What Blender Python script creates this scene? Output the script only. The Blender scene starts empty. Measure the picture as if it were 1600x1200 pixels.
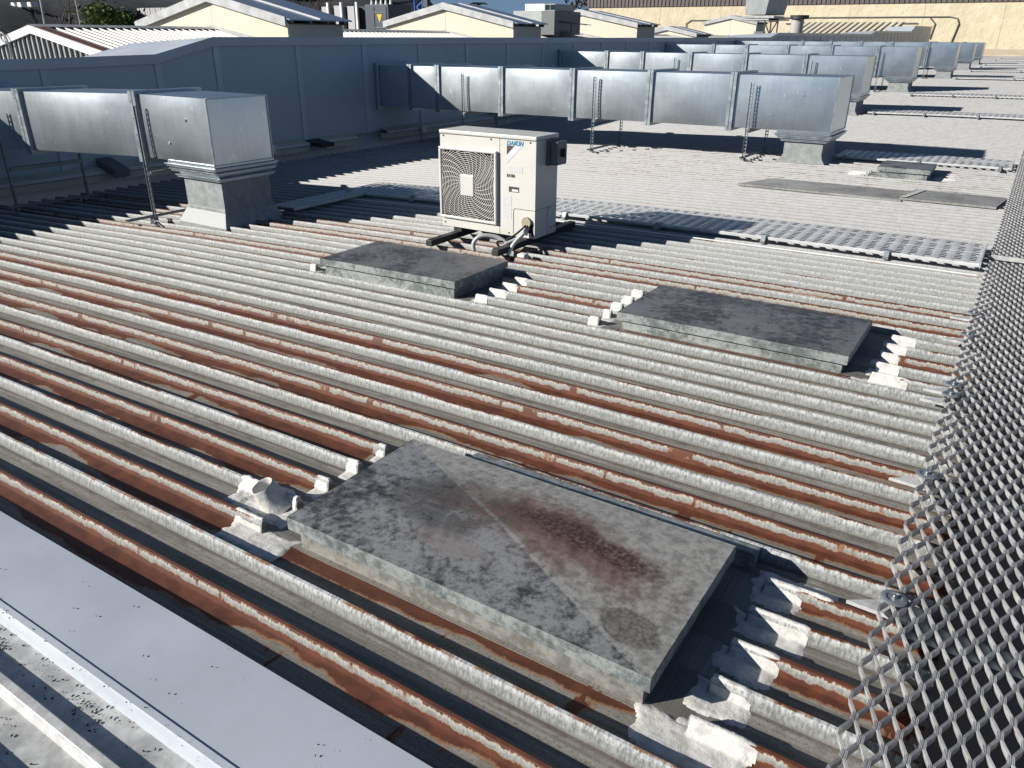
import bpy, math, random
from math import radians as RAD, sin, cos, pi, exp
from mathutils import Vector, Matrix, noise as mnoise
random.seed(7)

# ------------------------------------------------------------------ camera, light, exposure
sc = bpy.context.scene
col = sc.collection
cam = bpy.data.cameras.new('camera'); cam_o = bpy.data.objects.new('camera', cam); col.objects.link(cam_o)
cam.sensor_width = 36; cam.lens = 27.0; cam.clip_start = .05; cam.clip_end = 900
PITCH, YAW, ROLL = RAD(24.307), RAD(32.813), RAD(.4)
fw = Vector((-sin(YAW)*cos(PITCH), cos(YAW)*cos(PITCH), -sin(PITCH)))
rt = Vector((cos(YAW), sin(YAW), 0)); up = rt.cross(fw)
r2 = rt*cos(ROLL) + up*sin(ROLL); u2 = up*cos(ROLL) - rt*sin(ROLL)
m = Matrix((r2, u2, -fw)).transposed().to_4x4(); m.translation = Vector((0, 0, 1.5))
cam_o.matrix_world = m
sc.camera = cam_o

SUN_DIR = Vector((-1, -1.05, .62)).normalized()
wd = bpy.data.worlds.new('World'); sc.world = wd; wd.use_nodes = True
wn = wd.node_tree.nodes
sky = wn.new('ShaderNodeTexSky'); sky.sky_type = 'NISHITA'; sky.sun_disc = False
sky.sun_elevation = math.asin(SUN_DIR.z); sky.sun_rotation = RAD(223.6)
sky.air_density = 1.0; sky.dust_density = 0.0; sky.ozone_density = 2.0
stc = wn.new('ShaderNodeTexCoord'); smp = wn.new('ShaderNodeMapping'); smp.inputs['Location'].default_value = (0, 0, .22)
wd.node_tree.links.new(stc.outputs['Generated'], smp.inputs[0]); wd.node_tree.links.new(smp.outputs[0], sky.inputs[0])
wd.node_tree.links.new(sky.outputs[0], wn['Background'].inputs[0])
wn['Background'].inputs[1].default_value = .058
sun = bpy.data.lights.new('sun', 'SUN'); sun.energy = 4.9; sun.angle = RAD(.5); sun.color = (1, .945, .86)
sun_o = bpy.data.objects.new('sun', sun); col.objects.link(sun_o)
sun_o.rotation_euler = SUN_DIR.to_track_quat('Z', 'Y').to_euler()
sc.view_settings.view_transform = 'Standard'; sc.view_settings.look = 'None'
sc.view_settings.exposure = 0.62; sc.view_settings.gamma = 1; sc.view_settings.use_curve_mapping = False

# ------------------------------------------------------------------ helpers
ROOT = {}
def tag(o, label=None, cat=None, group=None, kind=None):
    if label: o['label'] = label
    if cat: o['category'] = cat
    if group: o['group'] = group
    if kind: o['kind'] = kind
    return o
def thing(name, label, cat, loc=(0, 0, 0), group=None):
    o = bpy.data.objects.new(name, None); col.objects.link(o)
    o.location = loc; o.empty_display_size = .1
    ROOT[o.name] = Vector(loc)
    return tag(o, label, cat, group)
def copy_tree(o, dv, label=None):
    def rec(s, par):
        c = s.copy(); col.objects.link(c)
        if par: c.parent = par
        for ch in list(s.children): rec(ch, c)
        return c
    c = rec(o, None); c.location = Vector(o.location) + Vector(dv)
    if label: c['label'] = label
    return c

class MB:
    def __init__(s): s.v = []; s.f = []; s.mi = []; s.at = {}
    def add(s, vs, fs, mi=0):
        b = len(s.v); s.v += [tuple(p) for p in vs]
        for f in fs: s.f.append(tuple(b+i for i in f)); s.mi.append(mi)
        return b
    def box(s, x0, x1, y0, y1, z0, z1, mi=0, M=None):
        vs = [Vector((x, y, z)) for z in (z0, z1) for y in (y0, y1) for x in (x0, x1)]
        if M: vs = [M @ p for p in vs]
        s.add(vs, [(0, 2, 3, 1), (4, 5, 7, 6), (0, 1, 5, 4), (2, 6, 7, 3), (0, 4, 6, 2), (1, 3, 7, 5)], mi); return s
    def hexa(s, b, t, mi=0):                       # four bottom, four top corners, counter-clockwise
        s.add(list(b)+list(t), [(3, 2, 1, 0), (4, 5, 6, 7), (0, 1, 5, 4), (1, 2, 6, 5), (2, 3, 7, 6), (3, 0, 4, 7)], mi); return s
    def bar(s, a, b, w, h=None, upv=(0, 0, 1), mi=0):
        a, b = Vector(a), Vector(b); h = h or w; d = (b-a).normalized(); u = Vector(upv)
        if abs(d.dot(u)) > .98: u = Vector((0, 1, 0))
        sd = d.cross(u).normalized(); u = sd.cross(d)
        q = [(-1, -1), (1, -1), (1, 1), (-1, 1)]
        vs = [p + sd*(i*w/2) + u*(j*h/2) for p in (a, b) for i, j in q]
        s.add(vs, [(3, 2, 1, 0), (4, 5, 6, 7), (0, 1, 5, 4), (1, 2, 6, 5), (2, 3, 7, 6), (3, 0, 4, 7)], mi); return s
    def tube(s, pts, r, n=8, cap=True, mi=0):
        pts = [Vector(p) for p in pts]; rr = r if isinstance(r, (list, tuple)) else [r]*len(pts)
        d0 = (pts[1]-pts[0]).normalized(); u = d0.orthogonal().normalized(); vs = []
        for i, p in enumerate(pts):
            d = (pts[min(i+1, len(pts)-1)] - pts[max(i-1, 0)]).normalized()
            u = (u - d*u.dot(d)); u = u.normalized() if u.length > 1e-6 else d.orthogonal().normalized()
            w = d.cross(u)
            vs += [p + (u*cos(2*pi*k/n) + w*sin(2*pi*k/n))*rr[i] for k in range(n)]
        fs = [(i*n+k, i*n+(k+1) % n, (i+1)*n+(k+1) % n, (i+1)*n+k) for i in range(len(pts)-1) for k in range(n)]
        if cap: fs += [tuple(range(n-1, -1, -1)), tuple(range((len(pts)-1)*n, len(pts)*n))]
        s.add(vs, fs, mi); return s
    def disc(s, c, nrm, r, t, n=16, mi=0):
        c = Vector(c); nrm = Vector(nrm).normalized(); s.tube([c, c+nrm*t], r, n, mi=mi); return s
    def grid(s, P, mi=0, keep=None):               # P[i][j] -> points
        n, k = len(P), len(P[0])
        fs = [(i*k+j, (i+1)*k+j, (i+1)*k+j+1, i*k+j+1) for i in range(n-1) for j in range(k-1) if keep is None or keep(i, j)]
        return s.add([p for r in P for p in r], fs, mi)
    def poly_prism(s, pts, dv, mi=0):
        n = len(pts); dv = Vector(dv); a = [Vector(p) for p in pts]
        s.add(a+[p+dv for p in a], [tuple(range(n-1, -1, -1)), tuple(range(n, 2*n))]+[(i, (i+1) % n, n+(i+1) % n, n+i) for i in range(n)], mi); return s
    def build(s, name, mat, parent=None, smooth=None, bevel=0, fix=False):
        o0 = Vector((0, 0, 0))
        if parent is not None: o0 = ROOT.get(parent.name, o0)
        me = bpy.data.meshes.new(name)
        me.from_pydata([(p[0]-o0.x, p[1]-o0.y, p[2]-o0.z) for p in s.v], [], s.f)
        for mt in (mat if isinstance(mat, (list, tuple)) else [mat]): me.materials.append(mt)
        if isinstance(mat, (list, tuple)): me.polygons.foreach_set('material_index', s.mi)
        for k, vals in s.at.items():
            at = me.attributes.new(k, 'FLOAT', 'POINT'); at.data.foreach_set('value', vals)
        if fix:
            import bmesh
            bm = bmesh.new(); bm.from_mesh(me); bmesh.ops.recalc_face_normals(bm, faces=bm.faces); bm.to_mesh(me); bm.free()
        if smooth is not None:
            me.polygons.foreach_set('use_smooth', [True]*len(me.polygons))
            if smooth < 179: me.set_sharp_from_angle(angle=RAD(smooth))
        me.update()
        o = bpy.data.objects.new(name, me); col.objects.link(o)
        if parent is not None: o.parent = parent; ROOT[o.name] = o0
        if bevel:
            b = o.modifiers.new('bevel', 'BEVEL'); b.width = bevel; b.segments = 2; b.limit_method = 'ANGLE'; b.angle_limit = RAD(40)
        return o

# ------------------------------------------------------------------ materials
ALB = .83          # all base colours are scaled together against the exposure
class NT:
    def __init__(s, name):
        s.m = bpy.data.materials.new(name); s.m.use_nodes = True; s.t = s.m.node_tree; s.n = s.t.nodes
        s.p = s.n['Principled BSDF']; s.geo = None
    def new(s, ty, **kw):
        x = s.n.new(ty)
        for k, v in kw.items(): setattr(x, k, v)
        return x
    def link(s, a, b): s.t.links.new(a, b)
    def inp(s, node, i, v):
        sk = node.inputs[i]
        if isinstance(v, bpy.types.NodeSocket): s.link(v, sk)
        elif isinstance(v, (tuple, list)) and sk.type == 'RGBA': sk.default_value = (*v, 1) if len(v) == 3 else v
        else: sk.default_value = v
    def pos(s):
        if s.geo is None: s.geo = s.new('ShaderNodeNewGeometry')
        return s.geo.outputs['Position']
    def math(s, op, a, b=0.0, c=None, clamp=False):
        x = s.new('ShaderNodeMath', operation=op, use_clamp=clamp); s.inp(x, 0, a); s.inp(x, 1, b)
        if c is not None: s.inp(x, 2, c)
        return x.outputs[0]
    def noise(s, scale=(1, 1, 1), sc_=1, detail=3, rough=.55, off=(0, 0, 0), vec=None):
        mp = s.new('ShaderNodeMapping'); s.link(vec or s.pos(), mp.inputs[0])
        mp.inputs['Scale'].default_value = scale; mp.inputs['Location'].default_value = off
        x = s.new('ShaderNodeTexNoise'); s.link(mp.outputs[0], x.inputs['Vector'])
        x.inputs['Scale'].default_value = sc_; x.inputs['Detail'].default_value = detail; x.inputs['Roughness'].default_value = rough
        return x.outputs['Fac']
    def ramp(s, v, a, b, lo=0.0, hi=1.0):
        x = s.new('ShaderNodeMapRange'); x.interpolation_type = 'SMOOTHSTEP'; s.inp(x, 0, v); s.inp(x, 1, a); s.inp(x, 2, b); s.inp(x, 3, lo); s.inp(x, 4, hi)
        return x.outputs[0]
    def mix(s, f, a, b):
        x = s.new('ShaderNodeMix', data_type='RGBA'); s.inp(x, 0, f); s.inp(x, 6, a); s.inp(x, 7, b); return x.outputs[2]
    def attr(s, name): return s.new('ShaderNodeAttribute', attribute_name=name).outputs['Fac']
    def sep(s):
        x = s.new('ShaderNodeSeparateXYZ'); s.link(s.pos(), x.inputs[0]); return x.outputs
    def bump(s, h, strength=.3, dist=.01):
        x = s.new('ShaderNodeBump'); s.inp(x, 'Height', h); x.inputs['Strength'].default_value = strength; x.inputs['Distance'].default_value = dist
        s.link(x.outputs[0], s.p.inputs['Normal'])
    def out(s, color=None, rough=None, metal=None, spec=None):
        if isinstance(color, bpy.types.NodeSocket) and (not isinstance(metal, (int, float)) or metal < .6):
            x = s.new('ShaderNodeMix', data_type='RGBA', blend_type='MULTIPLY'); s.inp(x, 0, 1.0); s.inp(x, 6, color); s.inp(x, 7, (ALB, ALB, ALB)); color = x.outputs[2]
        if color is not None: s.inp(s.p, 'Base Color', color)
        if rough is not None: s.inp(s.p, 'Roughness', rough)
        if metal is not None: s.inp(s.p, 'Metallic', metal)
        if spec is not None: s.inp(s.p, 'Specular IOR Level', spec)
        return s.m

def plain(name, c, rough=.6, metal=0., var=.12, scale=6., bump=0., spec=.4):
    t = NT(name)
    n = t.noise(sc_=scale, detail=5, rough=.65)
    k = 1-var
    cc = t.mix(t.ramp(n, .3, .72), tuple(x*k for x in c), tuple(min(1, x*(1+var*.6)) for x in c))
    if bump: t.bump(t.noise(sc_=scale*6, detail=4), bump, .01)
    return t.out(cc, t.ramp(n, .3, .7, rough*.9, min(1, rough*1.1)), metal, spec)

def roof_material():
    t = NT('weathered_corrugated_iron')
    p = t.attr('prof'); R = t.attr('rust'); K = t.attr('seed'); far = t.attr('far')
    xyz = t.sep(); x = xyz[0]
    cv = t.new('ShaderNodeCombineXYZ'); t.link(x, cv.inputs[0]); t.inp(cv, 1, p); t.link(K, cv.inputs[2])
    vec = cv.outputs[0]
    fine = t.noise((1, .35, 9.0), 150, 3, .65, vec=vec)
    mid = t.noise((1, 1.5, 3.0), 14, 4, .6, vec=vec)
    low = t.noise((1, 1, 3.0), 2.2, 4, .55, vec=vec)
    streak = t.noise((.25, 6, 3.0), 8, 3, .6, vec=vec)
    pn = t.math('ADD', p, t.math('MULTIPLY', t.math('SUBTRACT', fine, .5), .016))
    pn = t.math('ADD', pn, t.math('MULTIPLY', t.math('SUBTRACT', mid, .5), .022))
    scal = t.noise((1, .2, 5.0), 42, 2, .5, vec=vec)
    pn = t.math('ADD', pn, t.math('MULTIPLY', t.math('SUBTRACT', scal, .5), t.math('MULTIPLY_ADD', t.ramp(R, .4, .6), .014, .004)))
    face = t.math('MULTIPLY', t.ramp(p, -.004, .002), t.ramp(p, .050, .056, 1, 0))
    # rust zones
    top = t.ramp(pn, .0115, .0150, 1, 0)
    wl = t.noise((1, 0, 3.0), 1.1, 3, .55, vec=vec)
    width = t.math('MULTIPLY_ADD', t.math('ADD', t.math('MULTIPLY', t.math('SUBTRACT', mid, .5), .55), t.ramp(wl, .32, .58)), .085, .058)
    width = t.math('MULTIPLY', width, t.ramp(x, -2.6, -.2, 1.0, .58))
    pan = t.math('MULTIPLY', t.ramp(pn, .033, .038), t.ramp(t.math('SUBTRACT', pn, width), -.006, .008, 1, 0))
    g = t.noise((1, .3, 5.0), 9.5, 3, .6, vec=vec)
    gap = t.math('ADD', g, t.math('MULTIPLY', t.math('SUBTRACT', low, .5), .55))
    gap = t.math('ADD', gap, t.math('MULTIPLY', t.math('SUBTRACT', fine, .5), .12))
    gap = t.ramp(gap, .625, .665)
    rz = t.math('MAXIMUM', t.math('MAXIMUM', top, pan), gap)
    rust = t.math('MULTIPLY', rz, t.ramp(R, .45, .55), clamp=True)
    # light spotty rust on crests of the others
    spot = t.math('MULTIPLY', t.ramp(pn, .004, .009, 1, 0), t.ramp(t.math('ADD', low, t.math('MULTIPLY', R, .9)), .60, .66))
    spot = t.math('MULTIPLY', spot, t.ramp(pn, -.03, -.012))
    rust = t.math('MAXIMUM', rust, t.math('MULTIPLY', spot, t.ramp(R, .02, .1)))
    edge = t.math('MULTIPLY', rust, t.math('SUBTRACT', 1.0, rust)); edge = t.math('MULTIPLY', edge, 3.2, clamp=True)
    # colours
    zinc = t.mix(t.ramp(fine, .34, .62), (.20, .21, .215), (.52, .54, .545))
    zinc = t.mix(t.math('MULTIPLY', t.ramp(mid, .55, .75), .5), zinc, (.33, .33, .315))
    cream = t.mix(t.ramp(fine, .35, .65), (.27, .265, .225), (.45, .44, .39))
    zinc = t.mix(t.math('MULTIPLY', t.ramp(R, .4, .6), .85), zinc, cream)
    zinc = t.mix(t.math('MULTIPLY', t.ramp(pn, .014, .030), .85), zinc, t.mix(t.ramp(fine, .35, .65), (.15, .16, .16), (.285, .30, .295))); foot = t.ramp(p, .040, .050)  # lower rib face darker: its shading painted into the weathered zinc
    zinc = t.mix(t.math('MULTIPLY', foot, .6), zinc, (.15, .145, .13))
    panc = t.mix(t.ramp(streak, .3, .7), (.16, .152, .138), (.30, .288, .262))
    grain = t.noise((1, 1, 9.0), 120, 5, .8, vec=vec)
    panc = t.mix(t.math('MULTIPLY', t.ramp(grain, .47, .66), .75), panc, (.085, .078, .068))
    panc = t.mix(t.math('MULTIPLY', t.math('MULTIPLY', t.ramp(mid, .48, .68), t.ramp(p, .10, .06)), .7), panc, (.085, .07, .056))
    panc = t.mix(t.math('MULTIPLY', t.ramp(p, .070, .054), .75), panc, (.075, .066, .055))
    base = t.mix(face, panc, zinc)
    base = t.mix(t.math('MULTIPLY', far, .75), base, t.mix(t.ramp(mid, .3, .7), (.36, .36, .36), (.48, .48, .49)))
    rc = t.mix(t.ramp(mid, .35, .65), (.078, .026, .015), (.125, .041, .021))
    rc = t.mix(t.math('MULTIPLY', t.ramp(fine, .55, .75), .45), rc, (.17, .058, .028))
    base = t.mix(rust, base, rc)
    base = t.mix(t.math('MULTIPLY', edge, .8), base, (.32, .16, .07))
    h = t.math('ADD', t.math('MULTIPLY', fine, .5), t.math('MULTIPLY', grain, .35))
    t.bump(h, .3, .003)
    return t.out(base, t.math('MULTIPLY_ADD', mid, .3, .45), 0, .35)

def duct_metal():
    t = NT('galvanised_duct_sheet')
    oi = t.new('ShaderNodeObjectInfo').outputs['Random']
    a = t.noise((30, 30, 1.2), 1, 3, .6); b = t.noise(sc_=3, detail=4); c = t.noise((1.5, 1.5, 40), 1, 2); sp = t.noise(sc_=55, detail=2)
    k = t.math('ADD', t.math('MULTIPLY', a, .4), t.math('ADD', t.math('MULTIPLY', b, .4), t.math('MULTIPLY', c, .2)))
    cc = t.mix(t.ramp(k, .35, .65), (.50, .555, .585), (.58, .63, .66))
    cc = t.mix(t.math('MULTIPLY', t.ramp(sp, .52, .7), .3), cc, (.66, .70, .72))
    scr = t.noise((60, 60, 8), 1, 1, .5, (3, 1, 2))
    cc = t.mix(t.math('MULTIPLY', t.ramp(t.math('MULTIPLY', scr, t.noise(sc_=7, detail=2)), .40, .46), .7), cc, (.85, .87, .88))
    t.bump(t.math('ADD', b, t.math('MULTIPLY', a, .1)), .05, .02)
    return t.out(cc, t.math('MULTIPLY_ADD', b, .07, .29), 1.0, .5)

def lid_material(name, dark, light, stain=False, blot=.5):
    t = NT(name)
    a = t.noise(sc_=26, detail=7, rough=.72); b = t.noise(sc_=3.2, detail=4, rough=.6); c = t.noise(sc_=80, detail=3); d = t.noise((3, 14, 8), 2, 4, .6)
    bl = t.math('ADD', t.math('MULTIPLY', a, .55), t.math('MULTIPLY', b, .5))
    cc = t.mix(t.ramp(bl, .44, .58), dark, light)
    cc = t.mix(t.math('MULTIPLY', t.ramp(d, .48, .7), .3), cc, tuple(min(1, x*1.35) for x in light))
    cc = t.mix(t.math('MULTIPLY', t.ramp(c, .5, .7), .35), cc, tuple(x*.6 for x in dark))
    if stain:
        xyz = t.sep()
        def ell(cx, cy, rx, ry, rot=0.):
            dx = t.math('SUBTRACT', xyz[0], cx); dy = t.math('SUBTRACT', xyz[1], cy)
            if rot:
                ex = t.math('ADD', t.math('MULTIPLY', dx, cos(rot)), t.math('MULTIPLY', dy, sin(rot)))
                dy = t.math('SUBTRACT', t.math('MULTIPLY', dy, cos(rot)), t.math('MULTIPLY', dx, sin(rot))); dx = ex
            r = t.math('ADD', t.math('POWER', t.math('ABSOLUTE', t.math('DIVIDE', dx, rx)), 2.), t.math('POWER', t.math('ABSOLUTE', t.math('DIVIDE', dy, ry)), 2.))
            return t.math('ADD', t.math('SQRT', r), t.math('ADD', t.math('MULTIPLY', t.math('SUBTRACT', b, .5), 1.7), t.math('MULTIPLY', t.math('SUBTRACT', a, .5), .5)))
        # paler weathering past the diagonal fold; sharp tone edge paints the crease shading in
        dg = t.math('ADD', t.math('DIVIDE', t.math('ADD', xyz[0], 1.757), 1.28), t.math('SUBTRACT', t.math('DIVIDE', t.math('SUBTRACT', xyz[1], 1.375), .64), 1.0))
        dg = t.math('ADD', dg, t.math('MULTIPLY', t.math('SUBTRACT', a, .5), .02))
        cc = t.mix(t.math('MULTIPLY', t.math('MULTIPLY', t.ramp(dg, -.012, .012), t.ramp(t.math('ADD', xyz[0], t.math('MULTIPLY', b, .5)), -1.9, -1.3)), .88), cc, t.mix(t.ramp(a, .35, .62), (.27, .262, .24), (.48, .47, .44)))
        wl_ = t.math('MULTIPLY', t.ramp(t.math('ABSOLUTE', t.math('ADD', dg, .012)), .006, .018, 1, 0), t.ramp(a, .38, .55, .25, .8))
        e1 = ell(-.96, 1.76, .46, .20, -.10); e2 = ell(-.88, 1.78, .33, .075, -.14); e3 = ell(-1.20, 1.535, .15, .055)
        cc = t.mix(t.math('MULTIPLY', t.ramp(e1, .35, 1.1, 1, 0), .85), cc, t.mix(t.ramp(a, .35, .65), (.16, .085, .072), (.235, .145, .125)))
        core = t.math('MULTIPLY', t.ramp(e2, .45, 1.15, 1, 0), t.ramp(c, .30, .62, .25, .95))
        cc = t.mix(core, cc, (.062, .032, .03))
        cc = t.mix(t.math('MULTIPLY', t.ramp(e3, .7, 1.1, 1, 0), .5), cc, (.27, .22, .205))
        ring = t.math('MULTIPLY', t.ramp(e3, .96, 1.02), t.ramp(e3, 1.02, 1.1, 1, 0))
        cc = t.mix(t.math('MULTIPLY', ring, .3), cc, (.14, .12, .11))
        e4 = ell(-.60, 1.50, .09, .07); cc = t.mix(t.math('MULTIPLY', t.ramp(e4, .8, 1.0, 1, 0), .8), cc, t.mix(t.ramp(c, .4, .6), (.10, .09, .075), (.22, .2, .17)))
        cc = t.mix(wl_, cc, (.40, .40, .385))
        e5 = ell(-1.32, 1.72, .26, .17); cc = t.mix(t.math('MULTIPLY', t.math('MULTIPLY', t.ramp(e5, .6, 1.2, 1, 0), t.ramp(a, .46, .53)), .8), cc, (.085, .08, .075))
    t.bump(t.math('ADD', a, t.math('MULTIPLY', c, .4)), .18, .006)
    return t.out(cc, t.math('MULTIPLY_ADD', a, .3, .4), .25, .4)

def sealant_material():
    t = NT('white_sealant')
    a = t.noise(sc_=30, detail=5, rough=.65); b = t.noise(sc_=110, detail=3)
    cc = t.mix(t.ramp(a, .3, .6), (.50, .495, .47), (.68, .675, .655))
    cc = t.mix(t.math('MULTIPLY', t.ramp(b, .62, .74), .4), cc, (.3, .28, .25))
    t.bump(t.math('ADD', a, t.math('MULTIPLY', b, .3)), .5, .008)
    return t.out(cc, .55, 0, .4)

def tan_wall():
    t = NT('rough_tan_render')
    a = t.noise(sc_=.9, detail=5, rough=.7); b = t.noise((1, 1, 1), 2.6, 3, .6); c = t.noise((.4, .4, .05), 1.2, 3)
    cc = t.mix(t.ramp(a, .3, .7), (.62, .545, .39), (.72, .645, .48))
    cc = t.mix(t.math('MULTIPLY', t.ramp(c, .5, .75), .25), cc, (.5, .42, .29))
    t.bump(t.math('ADD', t.math('MULTIPLY', a, .4), b), .6, .12)
    return t.out(cc, .9, 0, .2)

def foliage(name, c, c2):
    t = NT(name); n = t.noise(sc_=1.2, detail=3)
    return t.out(t.mix(t.ramp(n, .35, .65), c, c2), .75, 0, .2)

M = {}
M['roof'] = roof_material()
M['duct'] = duct_metal()
M['flange'] = plain('galvanised_flange', (.36, .41, .44), .38, .8, .18, 9)
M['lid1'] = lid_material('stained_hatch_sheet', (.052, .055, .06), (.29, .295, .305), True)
M['lid2'] = lid_material('dark_hatch_sheet', (.07, .075, .082), (.21, .215, .225))
M['skirt'] = lid_material('galvanised_skirt', (.15, .175, .175), (.37, .40, .395))
M['seal'] = sealant_material()
M['upst'] = lid_material('pale_stained_upstand', (.19, .19, .175), (.33, .33, .31))
M['wall'] = plain('grey_blue_cladding', (.46, .545, .625), .45, .0, .07, 1.2, 0, .5)
M['joint'] = plain('cladding_joint_strip', (.53, .615, .69), .45, 0, .06, 2, 0, .5)
M['cap'] = plain('grey_capping', (.54, .59, .66), .4, .0, .08, 1.5, 0, .5)
M['flash'] = plain('smooth_zinc_flashing', (.50, .555, .62), .42, .05, .08, 2.5, 0, .6)
M['zinc'] = plain('new_zinc_sheet', (.56, .57, .57), .42, .0, .34, 13, .08, .6)
M['curb'] = plain('weathered_zinc_curb', (.33, .35, .355), .6, .2, .22, 14, .1, .3)
M['mesh'] = plain('galvanised_expanded_mesh', (.47, .47, .475), .42, .1, .25, 14, .05, .6)
M['plank'] = plain('aluminium_walkway_plank', (.64, .65, .655), .4, .0, .14, 6, .05, .6)
M['strut'] = plain('galvanised_strut', (.30, .33, .36), .45, .5, .2, 18)
M['dark'] = plain('dark_steel', (.035, .037, .04), .55, .1, .25, 10)
M['cream'] = plain('cream_enamel', (.68, .67, .625), .38, 0, .05, 3, .02, .5)
M['cream_side'] = plain('off_white_enamel', (.66, .66, .64), .4, 0, .05, 3, .02, .5)
M['white'] = plain('white_enamel', (.80, .80, .78), .4, 0, .05, 4)
M['black'] = plain('black_cavity', (.012, .012, .013), .7, 0, .2, 6)
M['blue'] = plain('blue_print', (.03, .28, .50), .5, 0, .05, 4)
M['ink'] = plain('dark_grey_print', (.06, .06, .06), .5, 0, .05, 4)
M['pale'] = plain('pale_sticker', (.62, .63, .64), .5, 0, .12, 60)
M['silver'] = plain('silver_sticker', (.80, .82, .86), .3, .2, .05, 10)
M['greenbox'] = plain('grey_green_plastic', (.17, .19, .175), .5, 0, .1, 8)
M['pipe'] = plain('grey_conduit', (.50, .51, .52), .4, 0, .1, 12)
M['rubber'] = plain('black_cable', (.03, .03, .032), .5, 0, .2, 10)
M['brass'] = plain('foam_plug', (.42, .38, .26), .8, 0, .3, 40, .3)
M['beige'] = plain('beige_fibre_cement', (.60, .56, .45), .8, 0, .16, 7, .2)
M['sheetgrey'] = lid_material('grey_fibreglass_sheet', (.27, .265, .25), (.40, .395, .375))
M['sand'] = plain('cream_gable_panel', (.70, .655, .53), .7, 0, .03, .8)
M['shade'] = plain('shaded_grey_cladding', (.45, .44, .42), .7, 0, .04, 1)  # monitor side walls have their shade put into this grey; flue and core share it
M['barge'] = plain('zinc_barge', (.46, .47, .475), .45, .1, .2, 3, .05)
M['ironroof'] = plain('pale_iron_roofing', (.45, .44, .415), .5, .1, .16, 1.5)
M['blueroof'] = plain('sky_tinted_smooth_roofing', (.26, .33, .44), .3, .5, .06, .8)  # reflected sky put into the blue of the base colour
M['rusty'] = plain('rusted_iron', (.15, .055, .04), .8, 0, .3, 6, .2)
M['tan'] = tan_wall()
M['brown'] = plain('brown_ribbed_cladding', (.125, .105, .105), .6, 0, .1, 1)
M['tanroof'] = plain('tan_roofing', (.60, .50, .36), .6, 0, .15, .8)
M['concrete'] = plain('ground_concrete', (.20, .195, .185), .9, 0, .2, .6)
M['hill'] = plain('scrub_hillside', (.030, .034, .040), .95, 0, .5, .25, .3)
M['bark'] = plain('grey_bark', (.085, .075, .075), .9, 0, .3, 6)
M['bush'] = foliage('bush_leaves', (.045, .085, .018), (.12, .15, .035))
M['darkleaf'] = foliage('dark_leaves', (.015, .024, .018), (.035, .045, .03))
M['navy'] = plain('dark_blue_grey_cabinet', (.045, .06, .085), .5, .1, .12, 2)
M['grille'] = plain('grey_radiator', (.40, .40, .41), .6, .1, .1, 30)
M['yellow'] = plain('yellow_print', (.62, .42, .03), .6, 0, .1, 8)
M['craneblue'] = plain('blue_paint', (.02, .12, .42), .4, 0, .1, 3)
M['glass'] = plain('dark_green_glass', (.012, .03, .028), .1, 0, .2, 2, 0, .8)
M['plant'] = plain('grey_plant_metal', (.33, .36, .36), .5, .3, .12, 2)
M['plantdark'] = plain('dark_grey_plant_metal', (.17, .175, .18), .6, .1, .12, 2)
M['debris'] = plain('dry_leaf_litter', (.035, .028, .02), .9, 0, .4, 30)

# ------------------------------------------------------------------ roof surface functions
RISE = [(0, 0), (10.5, 0), (13, .02), (17.55, .14), (24.1, .26), (30.65, .37), (37, .45), (45, .52), (60, .60), (95, .76)]
def rise(y):
    for (a, za), (b, zb) in zip(RISE, RISE[1:]):
        if y <= b: return za + (zb-za)*max(0, (y-a))/(b-a)
    return RISE[-1][1]
def zr(x, y):
    c = -.0032*x*x if x > -7 else -.157-.045*(-7-x)
    return c + rise(y)
P0, PITCHR, HR = 1.085, .157, .05
def crest(k): return P0 + PITCHR*k
# profile of one rib, from the camera side to the far side: (dy, dz, prof)
PROF = [(-.1345, -.050, .165), (-.080, -.0515, .110), (-.030, -.050, .060), (-.023, -.0475, .053), (-.0165, -.008, .014),
        (-.013, -.002, .008), (-.004, 0, .0), (.001, -.003, -.004), (.0185, -.0475, -.05)]
# hatches: x0,x1,y0,y1,ztop(rel. roof), cut x0,x1, ribs
HATCH = [dict(x=(-1.757, -.477), y=(1.375, 2.015), zt=.075, cut=(-1.905, -.375), ks=(2, 6)),
         dict(x=(-4.155, -2.93), y=(3.845, 4.475), zt=.075, cut=(-4.26, -2.80), ks=(18, 21)),
         dict(x=(-1.79, -.517), y=(3.905, 4.555), zt=.055, cut=(-1.90, -.40), ks=(18, 22)),
         dict(x=(-1.49, -.91), y=(10.5, 11.12), zt=.095, cut=(-1.62, -.76), ks=(60, 63))]
def flat(k, x):
    for h in HATCH:
        if h['ks'][0] <= k <= h['ks'][1] and h['cut'][0] < x < h['cut'][1]: return True
    return False
def nearcut(k, x):
    for h in HATCH:
        if h['ks'][0] <= k <= h['ks'][1] and min(abs(x-h['cut'][0]), abs(x-h['cut'][1])) < .03: return True
    return False
def hy0(k, x):
    for h in HATCH:
        if h['ks'][0] <= k <= h['ks'][1] and h['cut'][0] < x < h['cut'][1]: return h['y'][0]+.01 if h['x'][0] < x < h['x'][1]+.02 else h['y'][0]-.2
    return 0
def wob(k, x): return .0022*mnoise.noise((x*.9, k*3.1, 0)) + .0012*mnoise.noise((x*4, k*5.7, 3))
def ysway(k, x): return .003*mnoise.noise((x*.5, k*2.3, 9))
RUST = {k: 1.0 for k in (0, 2, 4, 6, 8, 10, 12)}
RUST.update({20: .8, 24: .7, 26: .7, 28: .10, 14: .0, 16: .06, 18: .22, 22: .15, 23: .2, 21: .12})
def rustk(k):
    if k in RUST: return RUST[k]
    if k < 14: return .13 if k % 2 else .0
    if k < 30: return .04
    if 50 <= k <= 66: return .2 if k % 3 == 0 else .1
    return .06 if k % 4 == 0 else 0.
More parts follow.
